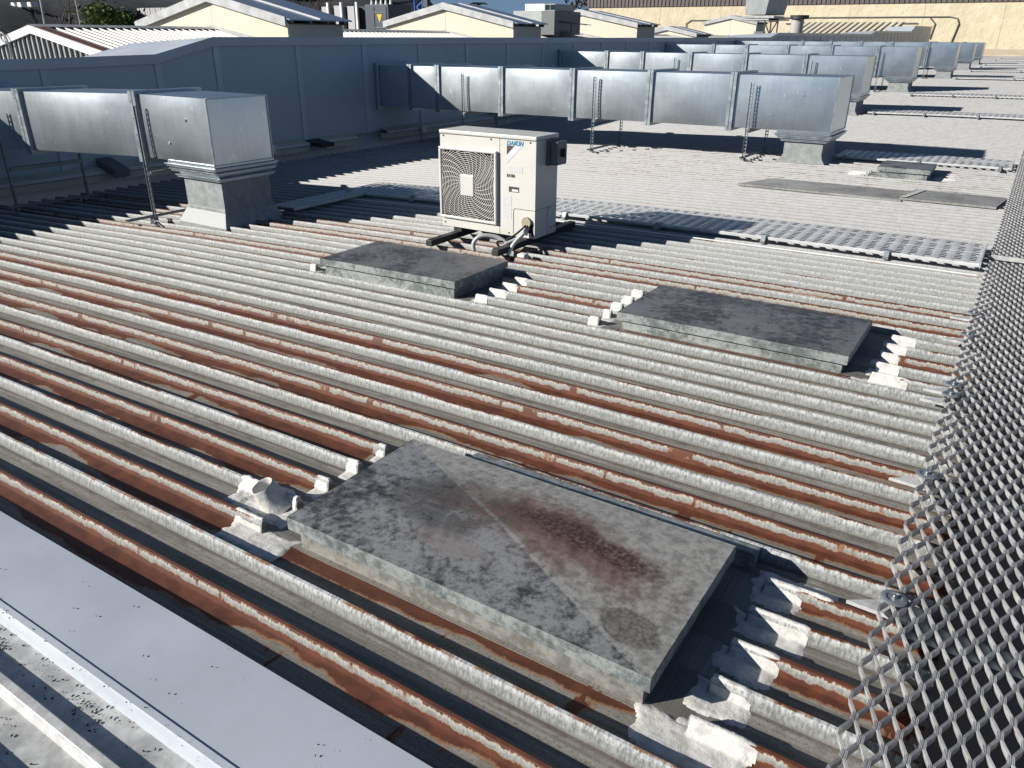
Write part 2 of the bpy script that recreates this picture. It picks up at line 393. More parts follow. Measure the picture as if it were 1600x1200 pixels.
def roof_xs(k, x0, x1):
    near = k < 30
    xs = [x0 + (x1-x0)*i/(64 if near else 26) for i in range((64 if near else 26)+1)]
    cuts = []
    for h in HATCH:
        if h['ks'][0] <= k <= h['ks'][1]:
            for c, sgn in ((h['cut'][0], 1), (h['cut'][1], -1)): cuts.append((c, sgn))
    for c, sgn in cuts:
        xs = [q for q in xs if abs(q-c) > .012] + [c-sgn*.004, c, c+sgn*.004]
    return sorted(xs)
def rib_into(mb, k, xs, simple=False):
    pr = [PROF[i] for i in ((0, 2, 3, 5, 6, 8) if simple else range(9))]
    yk = crest(k); P = []
    for x in xs:
        fl = flat(k, x); row = []
        for dy, dz, pf in pr:
            y = yk+dy
            z = zr(x, y) + (-.05 if fl else dz) + (0 if simple else wob(k, x))
            row.append((x, y + (0 if simple else ysway(k, x)), z))
        P.append(row)
    mb.grid(P)
    n = len(xs); Rk = rustk(k); rx = lambda x: .9 if k == 18 and -1.93 < x < -.33 else (0. if nearcut(k, x) else Rk)
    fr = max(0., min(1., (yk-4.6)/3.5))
    mb.at.setdefault('prof', []).extend([(.10 if flat(k, x) and yk+q[0] > hy0(k, x) else q[2]) for x in xs for q in pr])
    mb.at.setdefault('rust', []).extend([(0. if flat(k, x) and yk+q[0] > hy0(k, x) else rx(x)) for x in xs for q in pr])
    mb.at.setdefault('seed', []).extend([k*1.37]*(n*len(pr)))
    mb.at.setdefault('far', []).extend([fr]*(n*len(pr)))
    return P
def rib_sheet(k0, n, x0, x1, parent, simple=False, name='roof_sheet'):
    mb = MB(); prev = None
    for k in range(k0, k0+n):
        xs = roof_xs(k0 if not simple else k0, x0, x1) if simple else sorted(set(roof_xs(k0, x0, x1) + (roof_xs(k0+1, x0, x1) if n > 1 else [])))
        b = len(mb.v); P = rib_into(mb, k, xs, simple); w = len(P[0])
        if prev is not None:
            pb, pw = prev
            for i in range(len(xs)-1):
                mb.f.append((pb+i*pw+pw-1, pb+(i+1)*pw+pw-1, b+(i+1)*w, b+i*w)); mb.mi.append(0)
        prev = (b, w)
    # lap over the next sheet
    b, w = prev
    xs = [mb.v[b+i*w] for i in range((len(mb.v)-b)//w)]
    ext = [(p[0], crest(k0+n)+PROF[0][0]+.006, zr(p[0], crest(k0+n))-.0495) for p in xs]
    e = len(mb.v); mb.v += ext
    for a in mb.at: mb.at[a].extend([mb.at[a][-1] if a != 'prof' else .165]*len(ext))
    for i in range(len(ext)-1): mb.f.append((b+i*w+w-1, b+(i+1)*w+w-1, e+i+1, e+i)); mb.mi.append(0)
    return mb.build(name, M['roof'], parent, smooth=32)

roof = thing('corrugated_roof', 'weathered trough profile iron roof with rusted ribs', None); roof['kind'] = 'structure'
X0, X1 = -9.66, .112
for k in range(-2, 126, 2):
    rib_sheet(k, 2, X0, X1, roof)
other = MB()
for k in range(-2, 126): rib_into(other, k, [.80, 2.0, 3.5, 5.0], True)
tag(other.build('roof_sheets_past_gutter', M['roof'], roof, smooth=32), kind='stuff')
b = MB(); ys = [-1.5+1.0*i for i in range(24)]
b.grid([[(x, y, rise(y)+z) for y in ys] for x, z in ((.85, -.055), (.79, -.055), (.77, -.30), (.14, -.32), (.12, -.056), (.06, -.056))])
b.build('box_gutter', M['plantdark'], roof)
rest = rib_sheet(126, 434, X0, 14.0, roof, True, 'far_roof_sheets'); rest['kind'] = 'stuff'

ground = MB(); ground.add([(-420, -60, -5), (300, -60, -5), (300, 420, -5), (-420, 420, -5)], [(0, 1, 2, 3)])
tag(ground.build('ground', M['concrete']), kind='structure')

# near zinc roofing at the lower left, with its wide flashing
nroof = thing('new_zinc_roof', 'newer zinc roofing with leaf litter', None); nroof['kind'] = 'structure'
def zinc_sheet(yr, x0=-8.5, x1=1.2):
    mb = MB(); xs = [x0+(x1-x0)*i/50 for i in range(51)]
    last = (.123, -.0365) if yr > .5 else (.0405, -.0355)
    pr = [(-.118, -.035), (-.07, -.036), (-.022, -.035), (-.015, -.003), (-.012, 0), (.008, 0), (.011, -.003), (.018, -.035), last]
    mb.grid([[(x, yr+dy, zr(x, 0)+dz+.0015*mnoise.noise((x*1.2, yr*9, dy*20))) for dy, dz in pr] for x in xs])
    return mb.build('roof_sheet', M['zinc'], nroof, smooth=32)
for i in range(10): zinc_sheet(.540-.1585*i)
fl = MB(); xs = [-8.5+9.7*i/60 for i in range(61)]
fl.grid([[(x, y, zr(x, 0)+dz+.0022*mnoise.noise((x*1.1, y*6, 1))) for y, dz in ((.655, -.05), (.662, -.012), (.668, .002), (.671, .0065), (.688, .0075), (.691, .003), (.80, .004), (.90, .004), (.931, .0035), (.9345, -.006))] for x in xs])
f_o = fl.build('flashing_sheet', M['flash'], nroof, smooth=12)
st = MB()
for i in range(900):
    x = random.uniform(-2.8, -.9); y = random.choice([random.uniform(.575, .65), random.uniform(.42, .5), random.gauss(.66, .012)])
    if random.random() < .06: y = random.uniform(.70, .92)
    if i > 420: cx_ = -2.5+.21*(i % 8); x = random.gauss(cx_, .05); y = random.gauss((.60, .455)[i % 2], .022)
    zb = -.035 if y < .652 else (.006 if y < .69 else .006)
    r = random.choice((.001, .0014, .0018, .0025, .004))*(1.3 if y < .65 else .9); a = random.random()*3
    z = zr(x, 0)+zb+.002
    st.hexa([(x-r*cos(a), y-r*sin(a), z), (x+r*.4*sin(a), y-r*.4*cos(a), z), (x+r*cos(a), y+r*sin(a), z), (x-r*.4*sin(a), y+r*.4*cos(a), z)],
            [(x-r*.8*cos(a), y-r*.8*sin(a), z+r*.5), (x+r*.3*sin(a), y-r*.3*cos(a), z+r*.6), (x+r*.8*cos(a), y+r*.8*sin(a), z+r*.4), (x-r*.3*sin(a), y+r*.3*cos(a), z+r*.6)])
tag(st.build('leaf_litter', M['debris']), 'dark scattered leaf litter on the zinc roofing', 'leaf litter', kind='stuff')

# ------------------------------------------------------------------ hatches
HL = ['large stained hatch cover nearest the camera, with a diagonal crease and a reddish patch',
      'dark grey hatch cover just in front of the air conditioner',
      'dark grey hatch cover beside the mesh walkway, with a rusty front edge',
      'small distant hatch cover in front of the shadowed plank walkway']
def roofz(x, y):
    k = math.floor((y-P0+.1345)/PITCHR); dy = y-crest(k)
    if flat(k, x): return zr(x, y)-.05
    for a, b in zip(PROF, PROF[1:]):
        if dy <= b[0]: return zr(x, y)+a[1]+(b[1]-a[1])*(dy-a[0])/(b[0]-a[0])
    return zr(x, y)-.049
def sealant(parent, x0, x1, y0, y1, seed, step=.007, thick=.003, raggx=.05, name='sealant'):
    nx, ny = int((x1-x0)/step)+1, int((y1-y0)/step)+1
    nx = max(nx, 4); ny = max(ny, 4)
    P, msk = [], []
    for i in range(nx):
        x = x0+(x1-x0)*i/(nx-1); r = []; mr = []
        for j in range(ny):
            y = y0+(y1-y0)*j/(ny-1)
            d = min(x-x0, x1-x, (y-y0)*1.2, (y1-y)*1.2)
            q = d - raggx*(.55+.9*mnoise.noise((x*7, y*9, seed))+.5*mnoise.noise((x*26, y*30, seed+4)))
            h = max(-1, min(1, q/.014))
            lump = .4+.45*mnoise.noise((x*14, y*14, seed+8))+.3*mnoise.noise((x*50, y*70, seed))
            r.append((x, y, roofz(x, y)+(.0025+thick*max(0, lump))*h)); mr.append(h > -.5)
        P.append(r); msk.append(mr)
    mb = MB(); mb.grid(P, keep=lambda i, j: msk[i][j] and msk[i+1][j] and msk[i][j+1] and msk[i+1][j+1])
    return mb.build(name, M['seal'], parent, smooth=60)
for n, h in enumerate(HATCH):
    (x0, x1), (y0, y1) = h['x'], h['y']; zc = zr((x0+x1)/2, (y0+y1)/2)
    zt = lambda x, y, h=h: zr(x, y)+h['zt']
    t = thing('roof_hatch', HL[n], 'roof hatch', ((x0+x1)/2, (y0+y1)/2, zc-.05), 'metal hatch covers on the roof')
    lid = MB(); N = 22; Pm = []
    for i in range(N+1):
        u = i/N; row = []
        for j in range(N+1):
            v = j/N; x = x0+(x1-x0)*u; y = y0+(y1-y0)*v
            hh = min(min(u, 1-u)*1.0, min(v, 1-v))*2          # four-sided cross-break
            row.append((x, y, zt(x, y)+.026*hh*(1 if n == 0 else .45)+.0012*mnoise.noise((x*5, y*5, n))))
        Pm.append(row)
    lid.grid(Pm)
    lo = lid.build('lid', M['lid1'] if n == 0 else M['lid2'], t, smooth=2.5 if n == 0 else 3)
    sk = MB(); hs = .047 if n < 3 else .05; e = .0015
    c4 = [(x0-e, y0-e), (x1+e, y0-e), (x1+e, y1+e), (x0-e, y1+e)]
    for a in range(4):
        p, q = c4[a], c4[(a+1) % 4]; S = 14; P = []
        for i in range(S+1):
            f = i/S; x = p[0]+(q[0]-p[0])*f; y = p[1]+(q[1]-p[1])*f; w = .0022*mnoise.noise((x*9, y*9, n+a))
            nx_, ny_ = ((0, -1), (1, 0), (0, 1), (-1, 0))[a]
            P.append([(x+nx_*w, y+ny_*w, zt(x, y)-hs+w), (x+nx_*(w+.001), y+ny_*(w+.001), zt(x, y)-hs*.5), (x, y, zt(x, y)+.0008)])
        sk.grid(P)
    sk.build('skirt', M['skirt'], lo, smooth=40)
    cb = MB(); i_ = .024
    cb.hexa([(x0+i_, y0+i_, zr(x0, y0)-.056), (x1-i_, y0+i_, zr(x1, y0)-.056), (x1-i_, y1-i_, zr(x1, y1)-.056), (x0+i_, y1-i_, zr(x0, y1)-.056)],
            [(x0+i_, y0+i_, zt(x0, y0)-.004), (x1-i_, y0+i_, zt(x1, y0)-.004), (x1-i_, y1-i_, zt(x1, y1)-.004), (x0+i_, y1-i_, zt(x0, y1)-.004)])
    cb.build('upstand', M['upst'] if n == 0 else M['skirt'], t)
    # sealed rib ends, right and left
    ka, kb = h['ks']; cx0, cx1 = h['cut']
    for k in range(ka, kb+1):
        yk = crest(k)
        if n < 3:
            w = random.uniform(.10, .2) if n == 0 else random.uniform(.10, .16)
            sealant(t, cx1-.05, cx1+w, yk-.10, yk+.03, k*3.3+n, .006 if n == 0 else .009, .0032, .032)
            w = random.uniform(.05, .09)
            sealant(t, cx0-w, cx0+.05, yk-.09, yk+.03, k*1.9+n+50, .006 if n == 0 else .009, .0032, .022)
    if n == 0:
        sealant(t, -.52, -.20, 1.26, 1.42, 91, .006, .004, .03)
        sealant(t, -2.06, -1.74, 1.27, 1.43, 92, .006, .006, .035)
        sealant(t, -.42, -.16, 2.00, 2.13, 95, .007, .006, .03)
        sealant(t, -1.72, -1.45, 2.015, 2.14, 96, .007, .006, .03)
        # back flashing strip
        b = MB(); b.hexa([(-1.55, 2.095, -.05), (-.43, 2.095, -.05), (-.43, 2.16, -.05), (-1.55, 2.16, -.05)],
                         [(-1.55, 2.098, .012), (-.43, 2.098, .010), (-.43, 2.155, .004), (-1.55, 2.155, .004)])
        b.build('back_flashing', M['skirt'], t)
    if n == 2:
        sealant(t, -.50, -.22, 3.80, 3.93, 93, .009, .006, .025)
    if n == 1:
        sealant(t, -3.02, -2.86, 3.76, 3.86, 97, .009, .006, .02)
    if n == 3:
        sealant(t, -1.85, -1.5, 10.45, 10.75, 98, .02, .01, .05); sealant(t, -.9, -.62, 10.42, 11.1, 99, .02, .01, .05)
        sealant(t, -1.1, -.7, 10.35, 10.5, 100, .02, .01, .04)
# sealed stub pipe left of the near hatch
sp = thing('stub_pipe', 'short white sealed pipe stub leaning beside the near hatch', 'pipe stub', (-2.05, 1.52, -.06))
b = MB(); ax = Vector((-.25, -.35, .9)).normalized(); base = Vector((-2.0, 1.53, -.06))
prof = [(0, .075), (.02, .062), (.045, .05), (.075, .044), (.098, .043), (.102, .040), (.098, .037), (.06, .036), (.03, .034)]
u = ax.orthogonal().normalized(); w = ax.cross(u); n = 24
b.grid([[base+ax*a+(u*cos(2*pi*k/n)+w*sin(2*pi*k/n))*(r*(1+.10*mnoise.noise((k*.5, a*30, 2)))) for k in range(n+1)] for a, r in prof])
b.build('stub_tube', M['seal'], sp, smooth=60, fix=True)
sealant(sp, -2.22, -1.86, 1.42, 1.62, 77, .006, .014, .03, 'sealant_collar')

# flat sheet laid over the ribs further back
t = thing('cover_sheet', 'flat grey weathered sheet laid over the ribs behind the walkway', 'cover sheet', (-1.4, 9.2, 0))
for x0, x1, dz in ((-2.7, -.98, .018), (-1.0, -.13, .022)):
    b = MB(); P = [[(x0+(x1-x0)*i/10+.25*(j/4)*(1 if x0 < -2 else .3), 8.9+.62*j/4, zr(x0, 9)+dz+.004*mnoise.noise((i, j, 1))) for j in range(5)] for i in range(11)]
    b.grid(P); b.grid([[q[0], (q[0][0], q[0][1], q[0][2]-.02)] for q in P]); b.build('sheet', M['sheetgrey'], t)
b = MB(); b.grid([[(-1.0+.03*i+.12*j/8+.02*mnoise.noise((i, j, 3)), 8.9+.6*j/8, .026+.004*mnoise.noise((i*2, j*2, 5))) for j in range(9)] for i in range(3)]); b.build('sealant', M['seal'], t, smooth=60)

# ------------------------------------------------------------------ mesh walkway
def mesh_sheet(y0, y1, label):
    x0, nst, per, dx = -.048, 39, .1250, .0243
    t = MB(); zo = .034
    prof = [(-.0026, -.009), (.0026, -.009), (.0040, .008), (.0029, .0098), (.0014, .0082), (0, .0102), (-.0014, .0082), (-.0029, .0098), (-.0040, .008)]
    nper = int((y1-y0)/per)
    for i in range(nst):
        xc = x0+dx*i; pts = []
        for j in range(nper):
            y = y0+per*j; s = 1 if i % 2 == 0 else -1
            for fy, sx in ((.11, -1), (.39, 1), (.61, 1), (.89, -1)):
                pts.append((xc+s*sx*(dx/2-.0040), y+per*fy, sx*s))
        P = []
        for a, (x, y, sg) in enumerate(pts):
            d = (Vector(pts[min(a+1, len(pts)-1)][:2])-Vector(pts[max(a-1, 0)][:2])).normalized()
            nrm = Vector((d.y, -d.x)); tilt = .12
            z0 = zr(x, y)+zo
            P.append([(x+nrm.x*(px*cos(tilt)-pz*sin(tilt)), y+nrm.y*px, z0+px*sin(tilt)+pz*cos(tilt)) for px, pz in prof+prof[:1]])
        t.grid(P)
    o = t.build('mesh_sheet', M['mesh'], None, fix=False)
    return tag(o, label, 'mesh walkway', 'expanded metal walkway sheets')
mesh_sheet(.25, 6.62, 'near sheet of grey expanded metal walkway with diamond holes')
mesh_sheet(6.64, 13.0, 'expanded metal walkway sheet beyond the plank walkway end')
mesh_sheet(13.02, 19.4, 'farthest sheet of expanded metal walkway at the right edge')
b = MB(); b.box(-.05, .92, 6.624, 6.636, .02, .052); tag(b.build('joint_strip', M['zinc']), 'pale metal joint strip across the mesh walkway', 'joint strip')
CL = ['washer clamp on the mesh edge beside the near hatch', 'washer clamp on the mesh edge above the nearest clamp', 'lower of two neighbouring washer clamps beside the middle hatch',
      'upper of two neighbouring washer clamps beside the middle hatch', 'washer clamp beyond the middle hatch', 'farthest washer clamp on the mesh edge']
for i, (y, x) in enumerate([(2.06, -.028), (2.87, -.04), (3.70, -.04), (3.83, -.04), (4.62, -.045), (5.05, -.045)]):
    c = thing('mesh_clamp', CL[i], 'clamp', (x, y, .0), 'washer clamps along the mesh edge')
    b = MB(); n = 22; z = .052
    b.grid([[(x+r*cos(2*pi*k/n), y+r*sin(2*pi*k/n), z+dz) for k in range(n+1)] for r, dz in ((.036, -.004), (.036, 0), (.033, .002), (.022, .002), (.019, -.001), (.0, -.001))])
    b.build('washer', M['strut'], c, smooth=40, fix=True)
    b = MB(); b.disc((x, y, z-.002), (0, 0, 1), .0085, .009, 6); b.disc((x, y, z-.05), (0, 0, 1), .004, .062, 8); b.build('bolt', M['flange'], c)
    b = MB(); b.poly_prism([(x-.115, y-.035, .0035), (x+.10, y-.045, .0035), (x+.10, y+.045, .0035), (x-.02, y+.03, .0035)], (0, 0, .012)); b.build('bracket', M['zinc'], c)
# timber / steel bearers below the mesh
bl = ['near bearer strip under the mesh walkway', 'second bearer strip under the mesh walkway', 'third bearer strip under the mesh walkway', 'fourth bearer strip under the mesh walkway', 'fifth bearer strip under the mesh walkway']
for i, y in enumerate((1.22, 1.99, 2.80, 3.76, 4.62)):
    b = MB(); b.box(.02, .93, y-.045, y+.045, .001, .020); tag(b.build('bearer', M['strut']), bl[i], 'bearer', 'bearers under the mesh walkway')

# ------------------------------------------------------------------ plank walkways
def plank_mesh(x0, x1, y0, y1, along_x, parent, zoff, nrow):
    L = (x1-x0) if along_x else (y1-y0); W = (y1-y0) if along_x else (x1-x0)
    nu = max(2, int(L/.098)); pu = L/nu; pv = W/nrow
    us = []
    for i in range(nu): us += [i*pu, i*pu+pu*.12, i*pu+pu*.26, i*pu+pu*.74, i*pu+pu*.88]
    us.append(L)
    vs = []
    for j in range(nrow): vs += [j*pv, j*pv+pv*.28, j*pv+pv*.72]
    vs.append(W)
    mb = MB()
    def pt(u, v, dz=0):
        x, y = (x0+u, y0+v) if along_x else (x0+v, y0+u)
        return (x, y, zr(x, y)+zoff+dz)
    P = [[pt(u, v, .0018*cos(2*pi*u/pu)) for v in vs] for u in us]
    mb.grid(P, keep=lambda i, j: not (i % 5 in (0, 4, 2) and j % 3 == 1 and (i % 5 == 2)) and not (i % 5 == 2 and j % 3 == 1))
    for v, s in ((0, -1), (W, 1)):                 # rolled side flanges
        mb.grid([[pt(u, v, .0018*cos(2*pi*u/pu)), pt(u, v+s*.006, -.006+.0018*cos(2*pi*u/pu)), pt(u, v+s*.004, -.024)] for u in us])
    return mb.build('plank', M['plank'], parent, smooth=35, fix=False)
def walkway(x0, x1, y0, y1, label, zoff=.052, along=True, nrow=12, brk=.92):
    t = thing('plank_walkway', label, 'plank walkway', ((x0+x1)/2, (y0+y1)/2, zr((x0+x1)/2, (y0+y1)/2)), 'perforated plank walkways')
    L = x1-x0 if along else y1-y0; n = max(1, round(L/2.05))
    for i in range(n):
        a, c = L*i/n+.003, L*(i+1)/n-.003
        half = (y1-y0)/2
        if along:
            plank_mesh(x0+a, x0+c, y0, y0+half-.004, True, t, zoff, nrow//2); plank_mesh(x0+a, x0+c, y0+half+.004, y1, True, t, zoff, nrow//2)
        else: plank_mesh(x0, x1, y0+a, y0+c, False, t, zoff, nrow//2+2)
    m_ = int(L/brk)
    for i in range(m_+1):
        u = .12+i*brk
        if u > L-.05: break
        b = MB()
        if along:
            x = x0+u; z = zr(x, y0)
            b.box(x-.02, x+.02, y0-.05, y1+.05, z+.004, z+.022); b.bar((x, y0-.045, z+.008), (x, y0-.012, z+zoff+.012), .035, .004); b.box(x-.03, x+.03, y0-.014, y0+.03, z+zoff+.009, z+zoff+.013)
        else:
            y = y0+u; z = zr(x0, y)
            b.box(x0-.05, x1+.05, y-.02, y+.02, z+.004, z+.022)
        b.build('bracket', M['strut'], t)
    if along:
        b = MB(); z = zr(x1, y0); b.box(x1, x1+.006, y0-.004, y1+.004, z+.02, z+zoff+.016); b.build('end_plate', M['flash'], t)
    return t
walkway(-6.35, -.10, 6.28, 6.945, 'long perforated plank walkway behind the air conditioner')
walkway(-6.36, -5.98, 5.25, 6.272, 'short plank walkway leg behind the left duct curb', along=False)
walkway(-2.2, -.12, 11.55, 12.28, 'plank walkway half in the shadow of the long middle duct')
walkway(-2.9, .5, 17.7, 18.35, 'plank walkway starting beside the third duct curb', nrow=8)
walkway(-2.9, .5, 22.7, 23.35, 'plank walkway starting beside the fourth duct curb', nrow=6)
for i, y in enumerate((30.2, 35.6, 40.0, 42.8, 50.0, 55.0)):
    walkway(-2.6, 2.0, y, y+.7, ['plank walkway beside the fifth duct curb', 'plank walkway just beyond the fifth duct', 'plank walkway just before the sixth duct curb', 'plank walkway beside the last duct curb',
            'second farthest plank walkway near the tan wall', 'farthest plank walkway near the tan wall'][i], nrow=4, brk=1.6)

# ------------------------------------------------------------------ parapet wall
XW = -10.0
wall = thing('parapet_wall', 'long blue grey clad parapet wall with a metal capping', 'wall', (XW, 40, 0))
TOP = [(-3, 1.20), (5.2, 1.235), (6.70, 1.262), (7.64, 1.475), (20, 1.50), (34.9, 1.555), (36.1, 1.74), (56.9, 1.83), (58.4, 2.02), (74.4, 2.13), (75.5, 2.56), (86.2, 2.62)]
def wtop(y):
    for (a, za), (b, zb) in zip(TOP, TOP[1:]):
        if y <= b: return za+(zb-za)*(y-a)/(b-a)
    return TOP[-1][1]
seams = [-2.3+1.507*i for i in range(59)]; seams[6] = 6.745; seams[7] = 7.70
for i in range(1, 5): seams[i] = 6.745-1.507*(6-i)
seams[0] = -2.3; seams[5] = 5.238
for i in range(8, 59): seams[i] = 7.72+1.507*(i-7)
seams = [s for s in seams if s < 86.2] + [86.2]
for a, c in zip(seams, seams[1:]):
    b = MB(); zb = min(-.08, 0) if a < 12 else zr(-10, a)-.1
    b.hexa([(XW-.05, a, zb), (XW, a, zb), (XW, c-.012, zb), (XW-.05, c-.012, zb)], [(XW-.05, a, wtop(a)-.06), (XW, a, wtop(a)-.06), (XW, c-.012, wtop(c-.012)-.06), (XW-.05, c-.012, wtop(c-.012)-.06)])
    b.build('cladding_panel', M['wall'], wall)
    b = MB(); b.hexa([(XW-.03, c-.07, zb), (XW+.014, c-.07, zb), (XW+.014, c+.028, zb), (XW-.03, c+.028, zb)], [(XW-.03, c-.07, wtop(c-.07)-.06), (XW+.014, c-.07, wtop(c-.07)-.06), (XW+.014, c+.028, wtop(c+.028)-.06), (XW-.03, c+.028, wtop(c+.028)-.06)])
    b.build('joint_strip', M['joint'], wall)
for (a, za), (c, zc) in zip(TOP, TOP[1:]):
    n = max(1, round((c-a)/3.0))
    for i in range(n):
        p, q = a+(c-a)*i/n, a+(c-a)*(i+1)/n; zp, zq = za+(zc-za)*i/n, za+(zc-za)*(i+1)/n
        b = MB(); bk = -1.95; dr = -.10
        b.hexa([(XW+bk, p, zp+dr-.03), (XW+.03, p, zp-.025), (XW+.03, q, zq-.025), (XW+bk, q, zq+dr-.03)], [(XW+bk, p, zp+dr), (XW+.03, p, zp), (XW+.03, q, zq), (XW+bk, q, zq+dr)])
        b.hexa([(XW+.008, p, zp-.115), (XW+.034, p, zp-.115), (XW+.034, q, zq-.115), (XW+.008, q, zq-.115)], [(XW+.008, p, zp-.02), (XW+.034, p, zp+.001), (XW+.034, q, zq+.001), (XW+.008, q, zq-.02)])
        b.build('capping', M['cap'], wall)
b = MB(); b.box(-11.9, -10.06, -3, 86.2, -4.9, 1.0); b.build('wall_core', M['wall'], wall)

# eave gutter pieces along the wall foot
GL = ['beige corrugated eave strip under the left duct', 'beige eave strip right of the square pipe below the left duct', 'beige eave strip between the left duct and the gap', 'short beige eave strip with a broken end',
      'beige eave strip below the long middle duct', 'beige eave strip beyond the middle duct', 'farthest beige eave strip along the wall foot']
for i, (a, c) in enumerate([(2.2, 5.6), (5.85, 8.3), (8.35, 9.1), (9.45, 10.2), (11.0, 14.4), (14.5, 19), (19.1, 30)]):
    t = thing('eave_strip', GL[i], 'eave strip', (-9.85, (a+c)/2, -.1), 'beige eave strips along the wall foot')
    b = MB(); n = int((c-a)/.035); r = rise((a+c)/2)
    b.grid([[(-9.985, a+(c-a)*j/n, -.045+r+.006*sin(j*pi)*0+.005*(j % 2)), (-9.83, a+(c-a)*j/n, -.085+r+.005*(j % 2))] for j in range(n+1)]); b.build('corrugated_strip', M['beige'], t)
    b = MB(); b.box(-9.84, -9.79, a, c, -.125+r, -.082+r); b.build('gutter_lip', M['cream_side'], t, bevel=.008)
    b = MB(); b.box(-9.99, -9.80, a+.004, c-.004, -.21+r, -.13+r); b.build('gutter_trough', M['beige'], t)
t = thing('square_pipe', 'dark square pipe crossing the eave strip under the left duct', 'pipe', (-9.8, 5.7, -.1)); b = MB()
b.hexa([(-10, 5.62, -.05), (-9.62, 5.62, -.16), (-9.62, 5.82, -.16), (-10, 5.82, -.05)], [(-10, 5.62, .05), (-9.62, 5.62, -.06), (-9.62, 5.82, -.06), (-10, 5.82, .05)]); b.build('pipe_body', M['plantdark'], t)
t = thing('loose_tray', 'dark tray lying against the wall foot by the broken eave strip', 'tray', (-9.85, 9.25, -.1)); b = MB()
b.hexa([(-9.99, 9.14, -.12), (-9.58, 9.14, -.15), (-9.58, 9.42, -.15), (-9.99, 9.42, -.12)], [(-9.99, 9.14, -.06), (-9.58, 9.14, -.09), (-9.58, 9.42, -.09), (-9.99, 9.42, -.06)]); b.build('tray_body', M['dark'], t)
for i, (y, lb) in enumerate(((8.2, 'pale gutter bracket right of the left duct curb'), (11.9, 'pale gutter bracket below the middle duct'))):
    b = MB(); b.box(-9.785, -9.74, y, y+.14, -.17, -.04); tag(b.build('gutter_bracket', M['white'], bevel=.006), lb, 'bracket', 'pale gutter brackets')

# ------------------------------------------------------------------ ducts
def sheet_box(mb, x0, x1, y0, y1, z0, z1, bulge, dz0=0., dz1=0., ends=(False, False)):
    N = 10
    def face(f):
        mb.grid([[f(i/N, j/N) for j in range(N+1)] for i in range(N+1)])
    bz = lambda u, v: bulge*(sin(pi*u)**.7)*(sin(pi*v)**.7)
    X = lambda u: x0+(x1-x0)*u
    D = lambda u: dz0+(dz1-dz0)*u
    face(lambda u, v: (X(u), y0-bz(u, v), z0+(z1-z0)*v+D(u)))
    face(lambda u, v: (X(1-u), y1+bz(u, v), z0+(z1-z0)*v+D(1-u)))
    face(lambda u, v: (X(u), y0+(y1-y0)*v, z1+D(u)+.6*bz(u, v)))
    face(lambda u, v: (X(1-u), y0+(y1-y0)*v, z0+D(1-u)-.4*bz(u, v)))
    if ends[1]: face(lambda u, v: (x1+.4*bz(u, v), y0+(y1-y0)*u, z0+(z1-z0)*v+dz1))
    if ends[0]: face(lambda u, v: (x0, y1-(y1-y0)*u, z0+(z1-z0)*v+dz0))
def frame(mb, x, y0, y1, z0, z1, w=.045, o=.035, dz=0):
    z0 += dz; z1 += dz
    for f in (.1, .37, .63, .9): mb.disc((x-w*.55, y0-o+.001, z0+(z1-z0)*f), (0, -1, 0), .007, .006, 6)
    for a in (x-w, x+.004):
        b_ = a+w-.004
        mb.box(a, b_, y0-o, y0-.001, z0-o*1.25, z1+o*.8); mb.box(a, b_, y1+.001, y1+o, z0-o*1.25, z1+o*.8)
        mb.box(a, b_, y0-.001, y1+.001, z1+.001, z1+o*.8); mb.box(a, b_, y0-.001, y1+.001, z0-o*1.25, z0-.001)
def curb_part(t, cx0, cx1, cy0, cy1, zb, z1, tag_=None):
    b = MB(); fl = .075; zm = zb+(z1-zb)*.42
    def ring(x0, x1, y0, y1, z): return [(x0, y0, z), (x1, y0, z), (x1, y1, z), (x0, y1, z)]
    R = [ring(cx0-fl, cx1+fl, cy0-fl, cy1+fl, zb), ring(cx0-fl, cx1+fl, cy0-fl, cy1+fl, zb+.05), ring(cx0-.012, cx1+.012, cy0-.012, cy1+.012, zm-.02),
         ring(cx0-.012, cx1+.012, cy0-.012, cy1+.012, zm), ring(cx0, cx1, cy0, cy1, zm+.012), ring(cx0, cx1, cy0, cy1, z1)]
    b.grid([r+[r[0]] for r in R]); return b.build('roof_curb', M['curb'], t, fix=True)
def collar(t, x0, x1, y0, y1, z0, z1, cx0, cx1, cy0, cy1):
    h = z1-z0; b = MB()
    b.hexa([(cx0, cy0, z0), (cx1, cy0, z0), (cx1, cy1, z0), (cx0, cy1, z0)], [(x0, y0, z1), (x1, y0, z1), (x1, y1, z1), (x0, y1, z1)])
    b.build('tapered_collar', M['flange'], t)
    for f in (.02, .34, .78):
        z = z0+h*(1-f); k = 1-f
        a0, a1, c0, c1 = cx0+(x0-cx0)*k-.035, cx1+(x1-cx1)*k+.035, cy0+(y0-cy0)*k-.035, cy1+(y1-cy1)*k+.035
        b = MB(); b.box(a0, a1, c0, c1, z-.012, z-.002); b.box(a0+.012, a1-.012, c0+.012, c1-.012, z-.03, z-.013); b.build('collar_flange', M['flange'], t)
